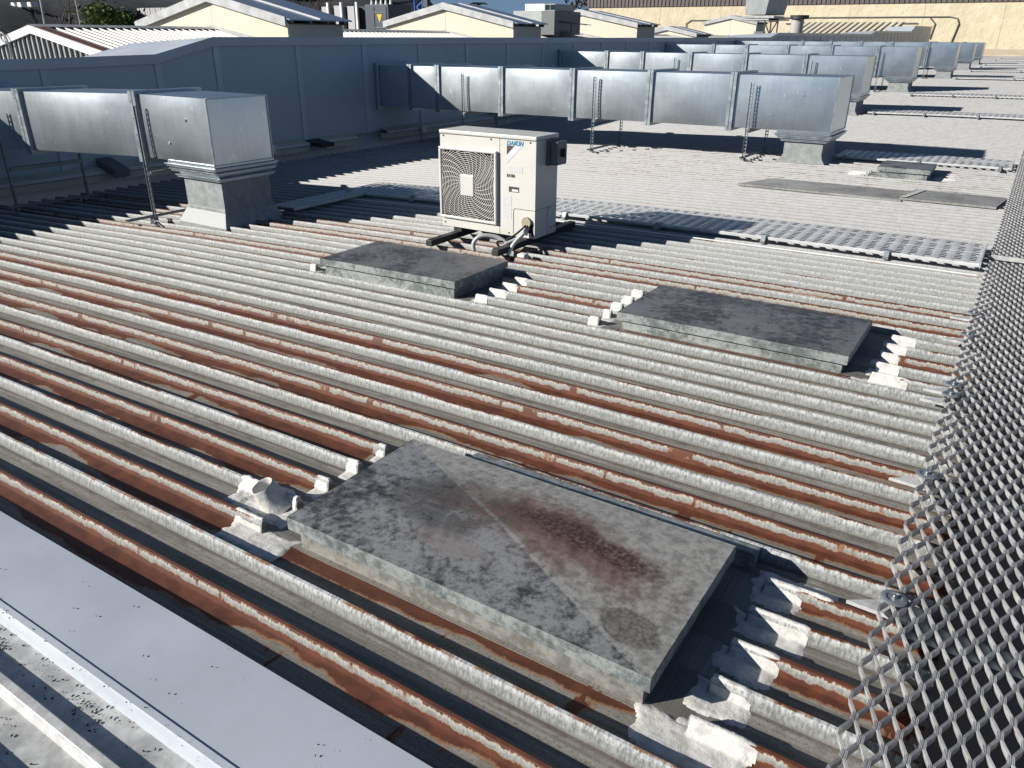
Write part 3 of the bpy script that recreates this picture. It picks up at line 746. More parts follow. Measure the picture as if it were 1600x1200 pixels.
def duct(label, y0, dep, xf, xend, z0, z1, cx0, cx1, slope=0., drop=.022, first_open=True, bol=.012, hcol=.1, yaw=0.):
    y1 = y0+dep; t = thing('air_duct', label, 'air duct', (xend-.35, y0+dep/2, zr(xend, y0)), 'galvanised ducts from the wall')
    xe = xf[-1]
    dzf = lambda x: slope*(x-xe)
    def skew(b):
        if yaw: b.v = [(p[0], p[1]-yaw*max(0, xe-p[0]), p[2]) for p in b.v]
        return b
    for a, c in zip(xf, xf[1:]):
        b = MB(); sheet_box(b, a+.003, c-.003, y0, y1, z0, z1, bol, dzf(a), dzf(c)); skew(b).build('duct_section', M['duct'], t, smooth=40)
    for x in xf[1:]:
        b = MB(); frame(b, x, y0, y1, z0, z1, dz=dzf(x)); skew(b).build('duct_flange', M['flange'], t)
    b = MB(); frame(b, xf[0]+.05, y0-.01, y1+.01, z0, z1, .02, .05, dzf(xf[0])); skew(b).build('wall_flange', M['wall'], t)
    b = MB(); sheet_box(b, xe+.003, xend, y0, y1, z0, z1, bol*.8, 0, 0, (False, True))
    b.build('end_box', M['duct'], t, smooth=40)
    b = MB()
    for zz in (z1-.003, z0):
        b.bar((xend+.004, y0, zz), (xend+.004, y1, zz), .012, .012)
    b.bar((xend+.002, y0-.003, z0), (xend+.002, y0-.003, z1), .014, .014); b.bar((xend+.002, y1, z0), (xend+.002, y1, z1), .01, .01)
    b.build('edge_trim', M['flange'], t)
    b = MB(); b.box(cx0-.045, xend+.002, y0-.012, y1+.004, z0-drop*2-.01, z0+.004); b.build('box_sill', M['duct'], t)
    for fx, fz in ((.70, .66), (.42, .28)):
        b = MB(); x = xe+(xend-xe)*fx; z = z0+(z1-z0)*fz
        b.disc((x, y0-bol*.7, z), (0, -1, 0), .013, .008, 14); b.build('screw_cap', M['flange'], t)
    zb = zr((cx0+cx1)/2, y0); zc = z0-drop*2-.01
    collar(t, cx0-.04, xend, y0, y1, zc-hcol, zc, cx0+.06, cx1-.02, y0+.06, y1-.05)
    curb_part(t, cx0+.06, cx1-.02, y0+.06, y1-.05, zb-.055, zc-hcol)
    return t
GD = 'galvanised duct '
duct(GD+'at left nearest the camera, cut off by the left edge', 4.50, .665, [-10.0, -8.74, -7.12], -6.09, .425, .995, -6.72, -6.10, .018, .004, bol=.016, hcol=.13, yaw=.15)
duct(GD+'crossing behind the air conditioner, the longest in view', 11.0, .88, [-10.0, -9.22, -8.62, -7.33, -6.03, -4.76, -3.55], -2.20, .385, 1.062, -2.84, -2.26, .004, .012, hcol=.09)
duct(GD+'third from the camera, just behind the longest one', 17.5, .88, [-10.0, -8.72, -7.82, -6.68, -5.46, -4.22], -3.05, .50, 1.20, -3.72, -3.1, 0, .012, hcol=.09)
duct(GD+'fourth from the camera along the wall', 24.05, .88, [-10.0, -8.5, -7.5, -6.34, -5.15, -3.96], -3.0, .60, 1.33, -3.62, -3.05, 0, .012, hcol=.09)
duct(GD+'fifth from the camera along the wall', 30.6, .88, [-10.0, -7.58, -6.62, -5.62, -4.65, -3.53], -2.65, .70, 1.425, -3.2, -2.68, 0, .012, hcol=.08)
duct(GD+'second farthest along the wall', 37.2, .9, [-10.0, -7.4, -6.0, -4.8, -3.6], -2.65, .80, 1.40, -3.25, -2.68, 0, .012, hcol=.06)
duct(GD+'farthest along the wall', 43.75, .9, [-10.0, -7.4, -6.0, -4.8, -3.6], -2.78, .80, 1.41, -3.35, -2.8, 0, .012, hcol=.06)

# supports: slotted channel posts on a base rail
def slotted(mb, a, c, w, dirv, pitch=.048):
    a, c, dirv = Vector(a), Vector(c), Vector(dirv).normalized(); L = (c-a).length; d = (c-a)/L
    n = dirv.cross(d).normalized(); s = dirv*(w*.41)
    for sg in (-1, 1):
        mb.bar(a+s*sg, c+s*sg, w*.18, .004, upv=n)
        mb.bar(a+dirv*(w*.5*sg)+n*.007, c+dirv*(w*.5*sg)+n*.007, .003, .014, upv=n)
    k = int(L/pitch)
    for i in range(k+1):
        p = a+d*min(L, i*pitch+.006); mb.bar(p-dirv*(w*.33), p+dirv*(w*.33), .015, .004, upv=n)
def support(label, x, yf, yb, ztop, foot=.25):
    z = zr(x, yf); t = thing('duct_support', label, 'duct support', (x, (yf+yb)/2, z), 'slotted channel stands under the ducts')
    for y, zt in ((yf, ztop), (yb, ztop)):
        b = MB(); slotted(b, (x, y, z+.05), (x, y, zt), .040, (1, 0, 0)); b.build('post', M['strut'], t)
    b = MB(); slotted(b, (x, yf-foot, z+.035), (x, yb+.08, z+.035), .05, (1, 0, 0)); b.build('base_rail', M['strut'], t)
    b = MB()
    for y in (yf-.05, yb-.1):
        b.bar((x+.02, y, z+.032), (x+.16, y-.10, z+.012), .03, .006); b.box(x-.03, x+.03, y+.02, y+.06, z+.0, z+.03)
    b.build('foot_bracket', M['strut'], t)
    b = MB()
    if ztop > .6: b.box(x-.024, x+.024, yf+.02, yb-.02, ztop-.64, ztop-.60); b.build('cross_channel', M['strut'], t)
support('slotted stand in front of the left duct by its curb', -7.03, 4.43, 5.22, .90, .30)
support('slotted stand under the left duct at the left edge', -9.05, 4.12, 4.92, .80, .1)
support('slotted stand by the curb end of the long middle duct', -3.27, 10.93, 11.93, .97, .12)
support('middle slotted stand under the long middle duct', -5.62, 10.93, 11.93, .97, .12)
support('slotted stand under the long middle duct close to the wall', -8.05, 10.93, 11.93, .95, .1)
support('slotted stand under the third duct near its end', -4.05, 17.43, 18.43, 1.10, .1)
support('slotted stand halfway along the third duct', -7.0, 17.43, 18.43, 1.10, .1)
support('slotted stand under the fourth duct near its end', -3.85, 23.98, 25.0, 1.22, .1)
support('slotted stand under the fifth duct near its end', -3.5, 30.53, 31.5, 1.32, .1)

# ------------------------------------------------------------------ air conditioner
ax0, ax1, ay0, ay1, az0, az1 = -4.01, -3.10, 5.12, 5.45, .050, .822
ac = thing('air_conditioner', 'cream outdoor air conditioning unit with a round fan grille', 'air conditioner', ((ax0+ax1)/2, (ay0+ay1)/2, az0))
gx0, gx1, gz0, gz1 = ax0+.012, ax0+.552, az0+.085, az0+.632      # fan opening
b = MB()
b.box(ax0, gx0, ay0, ay1, az0, az1-.03); b.box(gx0, gx1, ay0+.0, ay1, az0, gz0); b.box(gx0, gx1, ay0, ay1, gz1, az1-.03)
b.box(gx0, gx1, ay1-.02, ay1, gz0, gz1); b.box(gx1, ax1, ay0, ay1, az0, az1-.03)
b.build('casing', M['cream'], ac)
b = MB(); b.box(ax0-.006, ax1+.006, ay0-.007, ay1+.006, az1-.03, az1); b.build('top_cover', M['cream'], ac, bevel=.008)
b = MB(); b.box(gx0+.0005, gx1-.0005, ay0+.20, ay0+.21, gz0+.0005, gz1-.0005); b.box(gx0+.0005, gx0+.003, ay0+.003, ay0+.199, gz0+.004, gz1-.004); b.box(gx1-.003, gx1-.0005, ay0+.003, ay0+.199, gz0+.004, gz1-.004); b.box(gx0+.004, gx1-.004, ay0+.003, ay0+.199, gz0+.0005, gz0+.003); b.box(gx0+.004, gx1-.004, ay0+.003, ay0+.199, gz1-.003, gz1-.0005); b.build('fan_cavity', M['black'], ac)
cx, cz = (gx0+gx1)/2, (gz0+gz1)/2
b = MB()
for k in range(3):
    a0 = k*2*pi/3+.4
    b.grid([[(cx+r*cos(a0+s*.95), ay0+.045+.05*s, cz+r*sin(a0+s*.95)) for s in (0, .33, .66, 1)] for r in (.07, .14, .2, .255)])
b.disc((cx, ay0+.09, cz), (0, -1, 0), .075, .06, 24); b.build('fan', M['dark'], ac, smooth=50)
g = MB(); yg = ay0-.020; hx, hz = (gx1-gx0)/2-.010, (gz1-gz0)/2-.010
def inside(x, z): return abs(x-cx) < hx and abs(z-cz) < hz
for i in range(22):
    r = .066+.0158*i; n = 96
    for k in range(n):
        a, c = 2*pi*k/n, 2*pi*(k+1)/n
        p, q = (cx+r*cos(a), cz+r*sin(a)), (cx+r*cos(c), cz+r*sin(c))
        if inside(*p) and inside(*q): g.bar((p[0], yg, p[1]), (q[0], yg, q[1]), .0040, .004, upv=(0, 1, 0))
for k in range(28):
    pts = []
    for s in range(15):
        r = .05+.35*s/14; a = 2*pi*k/28 + .95*(s/14)
        p = (cx+r*cos(a), cz+r*sin(a))
        if inside(*p): pts.append(p)
    for p, q in zip(pts, pts[1:]): g.bar((p[0], yg-.003, p[1]), (q[0], yg-.003, q[1]), .0036, .004, upv=(0, 1, 0))
g.build('grille', M['cream'], ac)
b = MB()
for (xa, xb, za, zb) in ((gx0-.012, gx1+.012, gz1-.010, gz1+.012), (gx0-.012, gx1+.012, gz0-.012, gz0+.010), (gx0-.012, gx0+.010, gz0+.010, gz1-.010), (gx1-.010, gx1+.012, gz0+.010, gz1-.010)):
    b.box(xa, xb, ay0-.030, ay0-.0005, za, zb)
b.build('grille_frame', M['cream_side'], ac, bevel=.006)
b = MB(); b.box(cx-.066, cx+.066, yg-.012, yg+.004, cz-.085, cz+.085); b.build('hub_plate', M['cream'], ac, bevel=.035)
# seams, service cover, screws
b = MB(); b.box(gx1+.028, gx1+.031, ay0-.0012, ay0, az0, az1-.03); b.box(ax0, ax1, ay0-.0012, ay0, az1-.034, az1-.030)
b.box(ax1, ax1+.0012, ay0+.02, ay1-.02, az1-.034, az1-.031); b.box(ax1, ax1+.0012, ay0+.19, ay0+.193, az0, az0+.22); b.box(ax1, ax1+.0012, ay0, ay0+.30, az0+.22, az0+.223)
b.box(ax1-.20, ax1-.195, ay0-.0012, ay0, az0+.02, az0+.205); b.box(ax1-.185, ax1, ay0-.0012, ay0, az0+.217, az0+.221)
b.bar((ax1-.1975, ay0-.0006, az0+.205), (ax1-.185, ay0-.0006, az0+.219), .005, .0012, upv=(0, 1, 0)); b.build('panel_seam', M['ink'], ac)
for x, z in ((ax0+.035, az1-.045), (ax0+.50, az1-.045), (ax1-.05, az1-.045), (ax0+.03, az0+.03), (ax1-.24, az0+.02)):
    b = MB(); b.disc((x, ay0+.0005, z), (0, -1, 0), .007, .004, 10); b.build('screw', M['ink'], ac)
for y, z in ((ay0+.26, az1-.05), (ay0+.22, az0+.21), (ay0+.25, az0+.05), (ay1-.03, az0+.05)):
    b = MB(); b.disc((ax1-.0005, y, z), (1, 0, 0), .007, .004, 10); b.build('screw', M['ink'], ac)
# badge, stickers, lettering
bx = ax1-.263
def text(s, x, z, size, mat, name, par, shear=0., sx=1.):
    cu = bpy.data.curves.new('t', 'FONT'); cu.body = s; cu.size = size; cu.extrude = .0006; cu.offset = size*.018; cu.shear = shear; cu.space_character = 1.08
    o = bpy.data.objects.new('t', cu); col.objects.link(o); bpy.context.view_layer.update()
    me = bpy.data.meshes.new_from_object(o.evaluated_get(bpy.context.evaluated_depsgraph_get())); bpy.data.objects.remove(o)
    mb = MB(); mb.add([(x+v.co.x*sx, ay0-.0022-v.co.z, z+v.co.y) for v in me.vertices], [tuple(p.vertices) for p in me.polygons]); bpy.data.meshes.remove(me)
    return mb.build(name, mat, par)
text('DAIKIN', bx-.002, az1-.076, .049, M['blue'], 'brand_lettering', ac, .25, .86)
b = MB(); y_ = ay0-.0018; zt_ = az1-.080
b.poly_prism([(bx, y_, zt_), (bx+.066, y_, zt_), (bx, y_, zt_-.068)], (0, .0012, 0)); b.build('dark_triangle', M['ink'], ac)
b = MB(); b.poly_prism([(bx, y_, zt_-.076), (bx+.074, y_, zt_-.001), (bx+.135, y_, zt_-.001), (bx, y_, zt_-.135)], (0, .0012, 0)); b.build('silver_stripe', M['silver'], ac)
b = MB(); b.box(bx, bx+.145, ay0-.0015, ay0, az1-.277, az1-.229); b.build('rating_sticker', M['pale'], ac)
text('R410A', bx+.002, az1-.315, .036, M['ink'], 'refrigerant_lettering', ac, 0, .72)
b = MB(); b.box(bx+.02, bx+.115, ay0-.0015, ay0, az1-.427, az1-.386); b.build('handle_recess', M['ink'], ac)
b = MB(); b.box(bx+.05, bx+.108, ay0-.003, ay0-.001, az1-.422, az1-.405); b.build('handle_lip', M['white'], ac)
for z0_, z1_ in ((.455, .545), (.552, .632)):
    b = MB(); b.box(bx-.035, bx+.047, ay0-.0015, ay0, az1-z1_, az1-z0_); b.build('instruction_sticker', M['pale'], ac)
b = MB(); b.box(ax1-.085, ax1-.012, ay0-.0014, ay0, az0+.02, az0+.115); b.build('service_hole', M['black'], ac)
b = MB(); b.disc((ax1-.07, ay0-.0005, az0+.125), (0, -1, 0), .042, .022, 14); b.build('foam_plug', M['brass'], ac)
b = MB(); b.box(ax1-.06, ax1-.03, ay0-.004, ay0, az0+.002, az0+.04); b.build('lower_tab', M['white'], ac)
sw = thing('isolator_box', 'grey green isolator switch on the side of the air conditioner', 'switch box', (ax1, ay0+.22, .6))
b = MB(); b.box(ax1+.0005, ax1+.03, ay0+.15, ay0+.32, .595, .785); b.build('back_plate', M['plantdark'], sw, bevel=.004)
b = MB(); b.box(ax1+.03, ax1+.095, ay0+.16, ay0+.31, .60, .775); b.build('switch_body', M['greenbox'], sw, bevel=.008)
b = MB(); b.disc((ax1+.095, ay0+.235, .69), (1, 0, 0), .03, .014, 16); b.box(ax1+.109, ax1+.122, ay0+.225, ay0+.245, .655, .725); b.build('switch_knob', M['dark'], sw)
# mounting rails
stnd = thing('mounting_rails', 'black mounting rails under the air conditioner', 'mounting rail', (-3.55, 5.3, -.03))
for x in (-3.86, -3.22):
    b = MB(); z = zr(x, 5.3)
    b.box(x-.03, x+.03, 4.74, 5.96, z+.012, z+.062); b.build('rail', M['dark'], stnd, bevel=.004)
    for y in (5.16, 5.40):
        b = MB(); b.box(x-.04, x+.04, y-.03, y+.03, z+.062, az0-.001); b.build('foot', M['dark'], stnd)
b = MB(); b.box(-3.83, -3.25, 5.86, 5.92, zr(-3.5, 5.9)+.015, zr(-3.5, 5.9)+.055); b.build('cross_rail', M['dark'], stnd)
def bez(p, n=14):
    p = [Vector(q) for q in p]; out = []
    for i in range(len(p)-1):
        a = p[max(i-1, 0)]; b_ = p[i]; c = p[i+1]; d = p[min(i+2, len(p)-1)]
        for s in range(n):
            u = s/n
            out.append(.5*((2*b_)+(c-a)*u+(2*a-5*b_+4*c-d)*u*u+(3*b_-a-3*c+d)*u**3))
    return out+[p[-1]]
PL = ['fat grey conduit looping below the air conditioner', 'grey conduit dropping from the service hole', 'pale conduit dropping straight to the roof', 'black cable from the service hole', 'second black cable from the service hole']
hole = (ax1-.05, ay0-.01, az0+.09)
rz = zr(-3.3, 4.9)-.02
paths = [([(-3.50, 4.86, rz), (-3.51, 4.87, rz+.07), (-3.46, 4.90, rz+.125), (-3.36, 4.96, rz+.12), (-3.27, 4.99, rz+.075), (-3.22, 5.0, rz+.04)], .017, 'pipe'),
         ([hole, (-3.19, 5.02, .07), (-3.26, 4.93, .02), (-3.30, 4.87, rz)], .013, 'pipe'),
         ([(hole[0]-.01, hole[1], hole[2]-.02), (-3.17, 5.03, .08), (-3.18, 4.93, .03), (-3.19, 4.86, rz)], .015, 'white'),
         ([(hole[0]-.015, hole[1], hole[2]+.02), (-3.22, 5.03, .09), (-3.29, 4.98, .04), (-3.33, 4.93, .03), (-3.30, 4.98, rz+.01)], .008, 'rubber'),
         ([(hole[0], hole[1], hole[2]+.02), (-3.18, 5.03, .07), (-3.22, 4.97, .02), (-3.25, 5.02, rz)], .009, 'rubber')]
for i, (p, r, mt) in enumerate(paths):
    b = MB(); b.tube(bez(p, 8), r, 10); tag(b.build('conduit' if mt != 'rubber' else 'cable', M[mt], smooth=60), PL[i], 'conduit' if mt != 'rubber' else 'cable')
b = MB(); b.box(-3.10, -3.03, 4.86, 4.93, rz-.005, rz+.045); tag(b.build('pipe_base', M['white'], bevel=.012), 'small white sealed block on the roof under the air conditioner', 'pipe base')
b = MB(); b.tube([(x, 6.11, zr(x, 6.1)+.009) for x in (-6.1, -5, -4, -3, -2, -1, -.1)], .006, 8); tag(b.build('cable', M['white'], smooth=60), 'thin white cable running along a rib in front of the walkway', 'cable')

# ------------------------------------------------------------------ neighbouring iron roof with monitors
nb = thing('iron_roof_building', 'old building with a pale ribbed iron roof beyond the parapet', 'building', (-18.7, 30, -4))
RX, RZ0, YG = -18.7, 1.64, 9.7
def nbz(x): return RZ0-.187*abs(x-RX)
b = MB()
Y_END = 62
for s, xe in ((1, -12.0), (-1, -27)):
    xs = [RX+(xe-RX)*i/3 for i in range(4)]; rows = []
    yy = []; y = YG
    while y < Y_END:
        yy += [(y, 0), (y+.012, .035), (y+.045, .035), (y+.057, 0)]; y += .197
    b.grid([[(x, q, nbz(x)+dz) for q, dz in yy] for x in xs])
b.build('roof_slope', M['ironroof'], nb)
b = MB(); b.grid([[(x, q, nbz(x)+.038) for q in (YG-.02, YG+.10, YG+.2)] for x in (RX, -17.6, -16.9, -16.0)]); b.build('rusty_sheet', M['rusty'], nb)
b = MB()
b.grid([[(RX-.22, q, RZ0+.0), (RX, q, RZ0+.055), (RX+.22, q, RZ0+.0)] for q in (YG-.05, 20, 40, Y_END)]); b.build('ridge_cap', M['barge'], nb)
for s, xe in ((1, -12.3), (-1, -27)):
    b = MB(); b.hexa([(RX, YG-.05, RZ0-.13), (xe, YG-.05, nbz(xe)-.13), (xe, YG, nbz(xe)-.13), (RX, YG, RZ0-.13)], [(RX, YG-.05, RZ0+.03), (xe, YG-.05, nbz(xe)+.03), (xe, YG, nbz(xe)+.03), (RX, YG, RZ0+.03)])
    b.build('barge_board', M['white'], nb)
b = MB(); b.add([(-27, YG+.05, -4.9), (-12, YG+.05, -4.9), (-12, YG+.05, nbz(-12)-.02), (RX, YG+.05, RZ0-.02), (-27, YG+.05, nbz(-27)-.02)], [(0, 1, 2, 3, 4)]); b.build('gable_cladding', M['dark'], nb)
x = -22.0
while x < -14.5:
    b = MB(); b.box(x-.018, x+.018, YG+.005, YG+.05, -1, nbz(x)-.10); b.build('gable_batten', M['barge'], nb); x += .2
b = MB(); b.box(-26.9, -12.1, YG+.1, Y_END, -4.9, -.2); b.build('building_core', M['shade'], nb)
b = MB(); b.tube(bez([(-19.75, YG-.08, .6), (-19.6, YG-.10, 1.2), (-19.68, YG-.10, 1.45), (-19.85, YG-.1, 1.52), (-19.86, YG-.1, 1.38), (-19.7, YG-.1, 1.3)], 6), .02, 6)
tag(b.build('hanging_cable', M['pipe'], smooth=60), 'looped grey cable hanging on the old gable at left', 'cable')
ML = ['cream gabled roof monitor at left, its apex above the frame', 'cream gabled roof monitor behind the middle of the parapet', 'cream gabled roof monitor behind the aerial',
      'low cream gabled roof monitor between two taller ones', 'farthest cream gabled roof monitor below the grey plant unit']
for i, (Y, hl, hr, za, ze, dep) in enumerate([(14.4, 3.22, 2.85, 2.50, 1.90, 1.9), (24.4, 2.86, 2.97, 2.60, 1.98, 1.85), (34.56, 2.9, 2.95, 2.67, 2.10, 1.95), (45, 1.8, 1.78, 2.13, 1.75, 2.0), (55.8, 1.86, 1.8, 2.93, 2.54, 2.0)]):
    t = thing('roof_monitor', ML[i], 'roof monitor', (RX, Y+dep/2, 1.3), 'cream gabled roof monitors')
    zb = .6; xl, xr = RX-hl, RX+hr; sl = (za-ze)/hr; zl = za-sl*hl
    for (a, c, z1_, z2_, nm) in ((xl+.05, RX-.006, zl-.12, za-.14, 'gable_panel'), (RX+.006, xr-.05, za-.14, ze-.12, 'gable_panel')):
        b = MB(); b.hexa([(a, Y, zb), (c, Y, zb), (c, Y+.06, zb), (a, Y+.06, zb)], [(a, Y, z1_), (c, Y, z2_), (c, Y+.06, z2_), (a, Y+.06, z1_)]); b.build(nm, M['sand'], t)
    b = MB(); b.box(xr-.09, xr-.05, Y+.065, Y+dep, zb, ze-.12); b.box(xl+.05, xl+.09, Y+.065, Y+dep, zb, zl-.22); b.box(xl+.09, xr-.09, Y+dep-.05, Y+dep, zb, ze-.2); b.build('side_wall', M['shade'], t)
    for q in range(4):
        b = MB(); y = Y+.02+(dep-.1)*q/3; b.box(xr-.10, xr+.10, y, y+.06, ze-.12, ze-.035); b.build('vent_bracket', M['plantdark'], t)
    b = MB(); b.box(xr-.30, xr-.28, Y+.07, Y+dep, ze-.15, ze+.02); b.box(xr-.28, xr+.08, Y+.065, Y+dep, ze-.145, ze-.121); b.build('vent_louvre', M['dark'], t)
    for sg, xe, zz in ((1, xr+.16, ze-.16*sl), (-1, xl-.1, zl-.1*sl)):
        b = MB(); b.hexa([(RX, Y-.10, za-.03), (xe, Y-.10, zz-.03), (xe, Y+dep+.15, zz-.03), (RX, Y+dep+.15, za-.03)], [(RX, Y-.10, za), (xe, Y-.10, zz), (xe, Y+dep+.15, zz), (RX, Y+dep+.15, za)])
        b.build('roof_sheet', M['blueroof'], t, fix=True)
        b = MB(); y = Y+dep*.48
        b.hexa([(RX, y, za), (xe, y, zz), (xe, y+.07, zz), (RX, y+.07, za)], [(RX, y, za+.03), (xe, y, zz+.03), (xe, y+.07, zz+.03), (RX, y+.07, za+.03)]); b.build('roof_batten', M['barge'], t, fix=True)
        xb = xr+.02 if sg > 0 else xl-.02; zz2 = za-sl*abs(xb-RX)
        b = MB(); b.hexa([(RX, Y-.13, za-.21), (xb, Y-.13, zz2-.19), (xb, Y-.06, zz2-.19), (RX, Y-.06, za-.21)], [(RX, Y-.13, za+.015), (xb, Y-.13, zz2+.015), (xb, Y-.06, zz2+.015), (RX, Y-.06, za+.015)])
        b.build('barge_board', M['barge'], t, fix=True)
    b = MB(); xa = xl-.1
    b.hexa([(xa, Y-.04, nbz(xa)+.03), (RX-.1, Y-.04, nbz(RX-.1)-.1), (RX-.1, Y-.002, nbz(RX-.1)-.1), (xa, Y-.002, nbz(xa)+.03)], [(xa, Y-.04, nbz(xa)+.2), (RX-.1, Y-.04, nbz(RX-.1)+.1), (RX-.1, Y-.002, nbz(RX-.1)+.1), (xa, Y-.002, nbz(xa)+.2)]); b.build('base_flashing', M['barge'], t, fix=True)
    xa = xr-.1
    b = MB(); b.hexa([(RX-.1, Y-.04, RZ0-.06), (xa, Y-.04, nbz(xa)-.02), (xa, Y-.002, nbz(xa)-.02), (RX-.1, Y-.002, RZ0-.06)], [(RX-.1, Y-.04, RZ0+.1), (xa, Y-.04, nbz(xa)+.14), (xa, Y-.002, nbz(xa)+.14), (RX-.1, Y-.002, RZ0+.1)]); b.build('base_flashing', M['barge'], t, fix=True)

# ------------------------------------------------------------------ tan building at the end
tb = thing('tan_building', 'big tan rendered building with a brown ribbed fascia at the end of the roof', 'building', (0, 89, 0))
xs = [-47, -38, -31, -24.5, -17.9, -11.2, -4.6, 2, 8.7, 15.4, 24]
for a, c in zip(xs, xs[1:]):
    b = MB(); b.box(a, c-.02, 89, 89.6, .72, 4.72); b.build('wall_panel', M['tan'], tb)
b = MB(); b.box(-46.9, 24, 89.1, 89.6, -4.9, .72); b.box(-46.9, 24, 89.61, 110, -4.9, 4.7); b.build('building_core', M['tanroof'], tb)
b = MB(); x = -47.2; P = []
while x < 24.2:
    P += [(x, 88.88), (x+.30, 88.88), (x+.33, 88.96), (x+.42, 88.96)]; x += .45
b.grid([[(px, py, z) for z in (4.70, 8.6)] for px, py in P]); b.add([(-47.2, 88.88, 4.7), (24.2, 88.88, 4.7), (24.2, 89.6, 4.7), (-47.2, 89.6, 4.7)], [(0, 1, 2, 3)])
b.add([(-47.2, 88.88, 4.7), (-47.2, 110, 4.7), (-47.2, 110, 8.6), (-47.2, 88.88, 8.6)], [(0, 1, 2, 3)]); b.build('ribbed_fascia', M['brown'], tb)
b = MB(); b.box(-10, 24, 88.9, 88.999, .64, .72); b.build('base_trim', M['brown'], tb)
for i, (pts, lb) in enumerate([([(-25, 88.9, 3.5), (-9.0, 88.9, 3.5), (-8.3, 88.9, 3.35), (-8.1, 88.9, 2.9), (-8.5, 88.9, .8)], 'thin dark conduit running along the tan wall and down'),
                               ([(-24, 88.9, 2.95), (-12.4, 88.9, 2.95), (-11.6, 88.9, 2.95)], 'lower thin dark conduit along the tan wall'),
                               ([(-10.6, 88.9, 3.4), (-10.1, 88.9, 2.9), (-10.3, 88.9, 1.6)], 'short bent dark pipe at the corner of the parapet'),
                               ([(-34.8, 88.9, 1.4), (-34.8, 88.9, 3.0), (-34.3, 88.9, 3.3), (-30, 88.9, 3.3)], 'bent grey conduit on the tan wall behind the monitors')]):
    b = MB(); b.tube(pts, .05, 6); tag(b.build('wall_conduit', M['plantdark'], smooth=60), lb, 'conduit')
b = MB(); n = 60
for j in range(n):
    y = 62+26.5*j/n; b.box(-9.9, 20, y, y+.18, zr(0, y)-.03, zr(0, y)+.06)
tag(b.build('tan_ribs', M['tanroof'], roof), kind='stuff')
# pale sloping roof and flue seen past the parapet step
t = thing('ribbed_lean_to', 'tan ribbed lean-to roof beyond the parapet near the tan wall', 'lean-to roof', (-17, 78, 2.2))
b = MB(); b.box(-20.7, -11.4, 76, 80, -4.9, 1.895); b.build('lean_to_wall', M['tanroof'], t)
for i in range(17):
    b = MB(); x = -20.6+.52*i; b.hexa([(x, 76, 1.9), (x+.26, 76, 1.9), (x+.26, 80, 1.9), (x, 80, 1.9)], [(x+.55, 79, 2.9), (x+.85, 79, 2.9), (x+.85, 80, 2.9), (x+.55, 80, 2.9)]); b.build('rib', M['sand'], t)
t = thing('flue', 'short grey flue with a dark cowl beyond the parapet', 'flue', (-16, 60, 1.5))
b = MB(); b.tube([(-15.4, 60, .6), (-15.4, 60, 2.75)], .42, 14); b.build('flue_tube', M['shade'], t, smooth=50)
b = MB(); b.tube([(-15.3, 60, 2.76), (-15.3, 60, 3.0)], .62, 14); b.build('cowl', M['dark'], t, smooth=50)

# ------------------------------------------------------------------ things beyond the parapet
def P_(ratio, Y, dzr): return Vector((ratio*Y, Y, 1.5+dzr*Y))
# grey plant unit on a platform, right of centre
Y = 50; t = thing('plant_unit', 'grey rooftop plant unit on a platform in front of the tan wall', 'plant unit', (-15.2, Y, 2.7))
b = MB(); b.hexa([(-15.95, Y, 2.80), (-14.75, Y, 2.80), (-14.2, Y+2, 2.80), (-15.9, Y+2, 2.80)], [(-16.0, Y, 3.72), (-14.62, Y, 3.72), (-14.0, Y+2, 3.72), (-15.9, Y+2, 3.72)]); b.build('unit_body', M['plant'], t, fix=True)
b = MB(); b.box(-16.3, -13.9, Y-.2, Y+2.2, 2.50, 2.58); b.box(-16.1, -14.2, Y-.1, Y+2.1, 2.62, 2.74); b.build('platform', M['barge'], t)
b = MB()
for x in (-14.7, -14.35, -13.95): b.box(x, x+.07, Y-.15, Y-.08, .9, 2.5)
b.bar((-14.7, Y-.12, 1.0), (-13.95, Y-.12, 2.45), .06); b.bar((-13.95, Y-.12, 1.0), (-14.7, Y-.12, 2.45), .06); b.box(-14.45, -13.9, Y-.2, Y-.1, 2.40, 2.60); b.build('platform_frame', M['dark'], t)
b = MB(); b.box(-15.3, -14.75, Y+.1, Y+.5, .9, 1.9); b.build('duct_drop', M['plantdark'], t)
# cooler box with windows, behind the second monitor
Y = 30; t = thing('rooftop_cabin', 'small white rooftop cabin with two dark windows on a grey box', 'rooftop cabin', (-18.2, Y, 1.4))
b = MB(); b.box(-19.4, -18.02, Y, Y+2.2, .9, 2.50); b.build('grey_box', M['plant'], t)
b = MB(); b.box(-18.0, -17.4, Y-.02, Y+2.2, 1.6, 2.49); b.build('dark_box', M['plantdark'], t)
b = MB(); b.box(-18.95, -18.02, Y+.2, Y+1.8, 2.50, 2.76); b.build('cabin_wall', M['white'], t)
b = MB(); b.box(-18.015, -17.5, Y+.19, Y+1.8, 2.50, 2.75); b.build('window_frame', M['plant'], t)
for x in (-17.97, -17.72): b = MB(); b.box(x, x+.20, Y+.17, Y+.189, 2.53, 2.72); b.build('window', M['glass'], t)
b = MB(); b.box(-18.0, -17.45, Y+.3, Y+1.2, .9, 1.55); b.box(-17.45, -16.95, Y+.5, Y+.9, 1.35, 1.72); b.build('lower_plant', M['plantdark'], t)
t = thing('tv_aerial', 'thin dark television aerial in front of a cream gable', 'aerial', (-17.0, 30.6, 1.2))
b = MB(); b.tube([(-16.95, 30.6, .9), (-16.95, 30.6, 2.06)], .025, 6); b.build('mast', M['dark'], t)
b = MB(); b.tube([(-17.5, 30.4, 2.10), (-16.3, 30.8, 1.98)], .022, 6)
